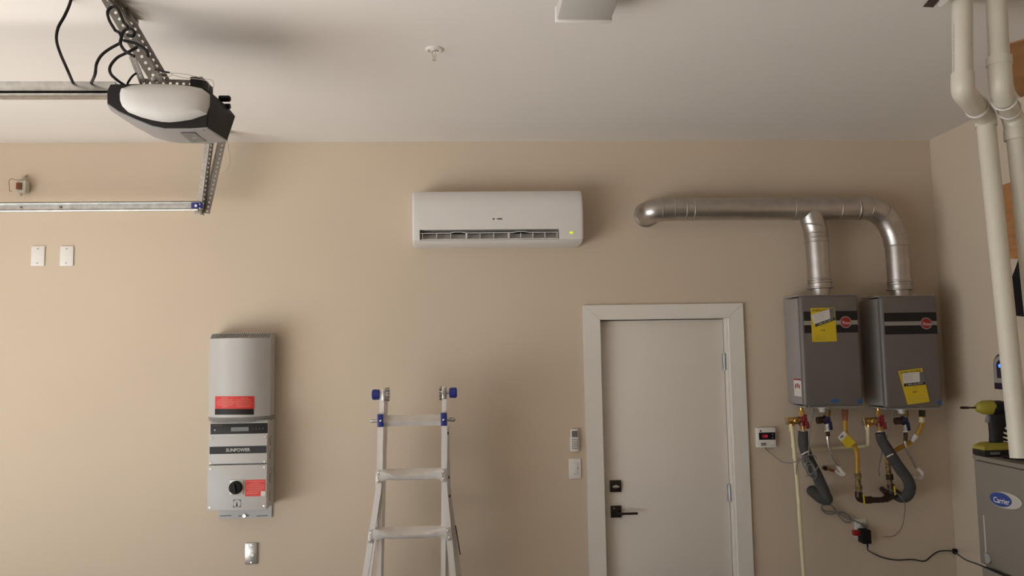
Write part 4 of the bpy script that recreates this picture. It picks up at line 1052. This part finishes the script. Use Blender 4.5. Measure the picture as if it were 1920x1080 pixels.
rp = .0335
def pvc(name_lab, up_pts, yU, yL, rings, base):
    t = thing('white_vent_pipe', name_lab, 'pipe', base, 'white plastic furnace pipes'); return t
# left pipe
yU, yL = -1.93, PB.y
t = pvc('white plastic pipe with offset elbows standing on the furnace, left of the two', None, yU, yL, None, PB)
uA = PZ(1803.5, -60, ZC) ; pA = P(1803.5, -30, yU); pB = P(1805.5, 168, yU)
pA = pB+(pA-pB)*((ZC-pB.z)/(pA.z-pB.z))
pC = P(1838, 208, yU+.16); pD = P(1846, 226, yL); pE = PZ(1913, 859, ZF+.0145)
pD2 = P(1848.5, 232, yL)
part('upper_pipe', MB().cyl(pA, pB, rp, n=24), m_pvc, t)
dd = (pB-pA).normalized()
part('upper_elbow', MB().tube([P(1805, 138, yU), P(1805.2, 160, yU), P(1807, 174, yU+.015), P(1819, 188, yU+.06), P(1828, 199, yU+.11)], rp*1.14, 24, 5), m_pvc, t)
part('offset_pipe', MB().tube([P(1817, 186, yU+.05), P(1838, 207, yL-.06)], rp, 24, 1), m_pvc, t)
part('lower_elbow', MB().tube([P(1831, 201, yU+.14), P(1839, 209, yL-.055), P(1846, 219, yL-.01), P(1848.5, 230, yL), P(1849.2, 237, yL)], rp*1.14, 24, 5), m_pvc, t)
dl = (P(1838, 207, yL-.06)-P(1817, 186, yU+.05)).normalized()
part('fitting_rim', MB().hoop(P(1831, 201, yU+.14), dl, rp*1.15, .0035), m_white, t)
lo_ = part('lower_pipe', MB().cyl(P(1849, 234, yL), pE, rp, n=24), m_pvc, t)
# printed lettering along the pipe
def pipe_print(o, a_, c_, s, h, par):
    d_ = (c_-a_).normalized(); m_ = (a_+c_)/2
    v_ = (m_-CAM).normalized(); s_ = d_.cross(v_).normalized()
    side = (-v_+d_*v_.dot(d_)).normalized()*.6 + (s_ if s_.x < 0 else -s_)*.8
    side.normalize(); rr = d_.cross(side)
    text('pipe_print', s, m_+side*(rp+.001), d_, side.cross(d_), (c_-a_).length, h, m_inkg, par, off=.0006)
upo = [o for o in t.children if o.name.startswith('upper_pipe')][0]
pipe_print(None, P(1804.8, 48, yU), P(1805.3, 138, yU), 'PVC SCH 40 DWV ASTM D2665', .0055, upo)
# right pipe
yU2, yL2 = -1.93, -1.69
qb = P(1968, 868, -1.69); qb.z = ZF+.001
t = pvc('white plastic pipe with offset elbows at the right edge, right of the two', None, yU2, yL2, None, qb)
qB = P(1873, 112, yU2); qA = P(1866.5, -30, yU2); qA = qB+(qA-qB)*((ZC-qB.z)/(qA.z-qB.z))
upo = part('upper_pipe', MB().cyl(qA, qB, rp*1.02, n=24), m_pvc, t)
pipe_print(None, P(1870.2, 50, yU2), P(1872.7, 105, yU2), 'PVC 1120 SCH 40', .0055, upo)
part('upper_elbow', MB().tube([P(1873.5, 109, yU2), P(1875, 140, yU2), P(1877.5, 165, yU2+.01), P(1883, 186, yU2+.05)], rp*1.16, 24, 5), m_pvc, t)
part('elbow_collar', MB().cyl(P(1873, 107, yU2), P(1873.6, 123, yU2), rp*1.25, n=24), m_pvc, t)
d1 = (P(1890, 200, yL2-.06)-P(1882, 184, yU2+.05)).normalized()
part('fitting_rim', MB().hoop(P(1883, 186, yU2+.05), d1, rp*1.17, .0035), m_white, t)
part('offset_pipe', MB().cyl(P(1881, 182, yU2+.045), P(1893, 207, yL2-.04), rp*1.05, n=24), m_pvc, t)
part('lower_elbow', MB().tube([P(1892, 204, yL2-.05), P(1897, 216, yL2-.012), P(1902, 232, yL2), P(1905, 258, yL2)], rp*1.14, 24, 5), m_pvc, t)
d1 = V(d1)
part('fitting_rim', MB().hoop(P(1892, 204, yL2-.05), d1, rp*1.15, .003), m_white, t)
part('elbow_collar', MB().cyl(P(1903.3, 245, yL2), P(1905, 262, yL2), rp*1.22, n=24), m_pvc, t)
part('lower_pipe', MB().cyl(P(1905, 258, yL2), qb, rp, n=24), m_pvc, t)

# drill
yD = -1.592
def dp_(x, y, yy=yD): return P(1780+x/4.5, 620+y/4.5, yy)
t = thing('cordless_drill', 'yellow and black cordless drill standing on the furnace beside the white pipe', 'drill', V((dp_(372, 1060).x, yD, ZF+.001)))
part('drill_bit', MB().cyl(dp_(95, 650), dp_(160, 650), .0055, n=6).cyl(dp_(150, 650), dp_(230, 650), .0035, n=8), m_iron, t)
a_ = dp_(222, 650); ax = XA
Lx = (dp_(360, 650)-a_).length
part('gear_case', MB().lathe(a_, ax, [(.010, 0), (.014, .004), (.020, .012), (.027, .03), (.029, Lx)], 20), m_dry, t)
m0 = dp_(345, 655); Lm = (dp_(478, 655)-m0).length
part('motor_housing', MB().lathe(m0, ax, [(.0285, 0), (.0295, .01), (.030, Lm*.6), (.026, Lm*.9), (.018, Lm)], 20), m_black, t)
hb = ((dp_(330, 690), dp_(482, 690)), (dp_(322, 740), dp_(480, 740)), (dp_(332, 800), dp_(470, 800)), (dp_(340, 880), dp_(445, 880)), (dp_(338, 950), dp_(450, 950)))
rings = []
for l_, r_ in hb:
    c_ = (l_+r_)/2; w_ = (r_-l_).length/2
    rings.append([V((c_.x+w_*math.cos(2*math.pi*i/16), yD+.019*math.sin(2*math.pi*i/16), c_.z)) for i in range(16)])
part('handle', MB().loft(rings), m_dark, t)
part('trigger', MB().box(dp_(326, 745), (.014, .018, .030), Matrix.Rotation(R(18), 3, 'Y'), .004), m_inkg, t)
b = MB()
for k, (x_, y_) in enumerate(((478, 770), (482, 800), (462, 840), (458, 880), (455, 915))):
    b.box(dp_(x_, y_), (.026, .020, .009), Matrix.Rotation(R(24), 3, 'Y'), .003)
part('rear_grip', b, m_black, t)
zy1, zy0 = dp_(370, 942).z, dp_(370, 1000).z
xL_, xR_ = dp_(243, 980).x, dp_(508, 980).x
part('foot', MB().loft([[V((xL_, yD-.036, zy0)), V((xR_, yD-.036, zy0)), V((xR_, yD+.036, zy0)), V((xL_, yD+.036, zy0))],
                        [V((xL_+.004, yD-.034, zy0+.014)), V((xR_-.002, yD-.034, zy0+.018)), V((xR_-.002, yD+.034, zy0+.018)), V((xL_+.004, yD+.034, zy0+.014))],
                        [V((xL_+.026, yD-.024, zy1)), V((xR_-.010, yD-.024, zy1)), V((xR_-.010, yD+.024, zy1)), V((xL_+.026, yD+.024, zy1))]]), m_dry, t)
bt = part('battery', MB().span((xL_-.001, yD-.038, ZF+.0015), (xR_, yD+.038, zy0+.002), .004), m_dark, t)
part('battery_label', MB().span((xL_+.022, yD-.0392, ZF+.008), (xL_+.060, yD-.037, zy0-.006)), m_tag, bt)

# carbon monoxide alarm with blue light on the right wall
p0, p1 = PX(1862.3, 690, XR-.03), PX(1862.3, 729, XR-.03)
y0_ = p0.y; zb_ = p1.z; ztp = PX(1872, 663, XR-.03).z; wd = .135
t = thing('wall_alarm', 'dark rounded wall alarm with silver rim and glowing blue light on the right wall', 'alarm', V((XR, y0_-wd/2, zb_)))
def arch(y_hi, y_lo, zb, zt, x, n=10):
    c_ = (y_hi+y_lo)/2; r_ = (y_hi-y_lo)/2; rz = min((zt-zb)*.45, r_*1.1)
    return [V((x, y_hi, zb)), V((x, y_lo, zb))]+[V((x, c_-r_*math.cos(math.pi*i/n), zt-rz+rz*math.sin(math.pi*i/n))) for i in range(n+1)]
part('base', MB().prism(arch(y0_, y0_-wd, zb_, ztp, XR-.030), (.030, 0, 0)), m_purple, t)
part('silver_rim', MB().prism(arch(y0_-.010, y0_-wd+.010, zb_+.034, ztp-.012, XR-.036), (.008, 0, 0)), m_silver, t)
part('dark_face', MB().prism(arch(y0_-.040, y0_-wd+.040, zb_+.060, ztp-.035, XR-.040), (.008, 0, 0)), m_purple, t)
p = PX(1874.5, 686, XR-.040)
part('blue_light', MB().ball(p, .010, (.5, 1, 1), 12), m_led, t)
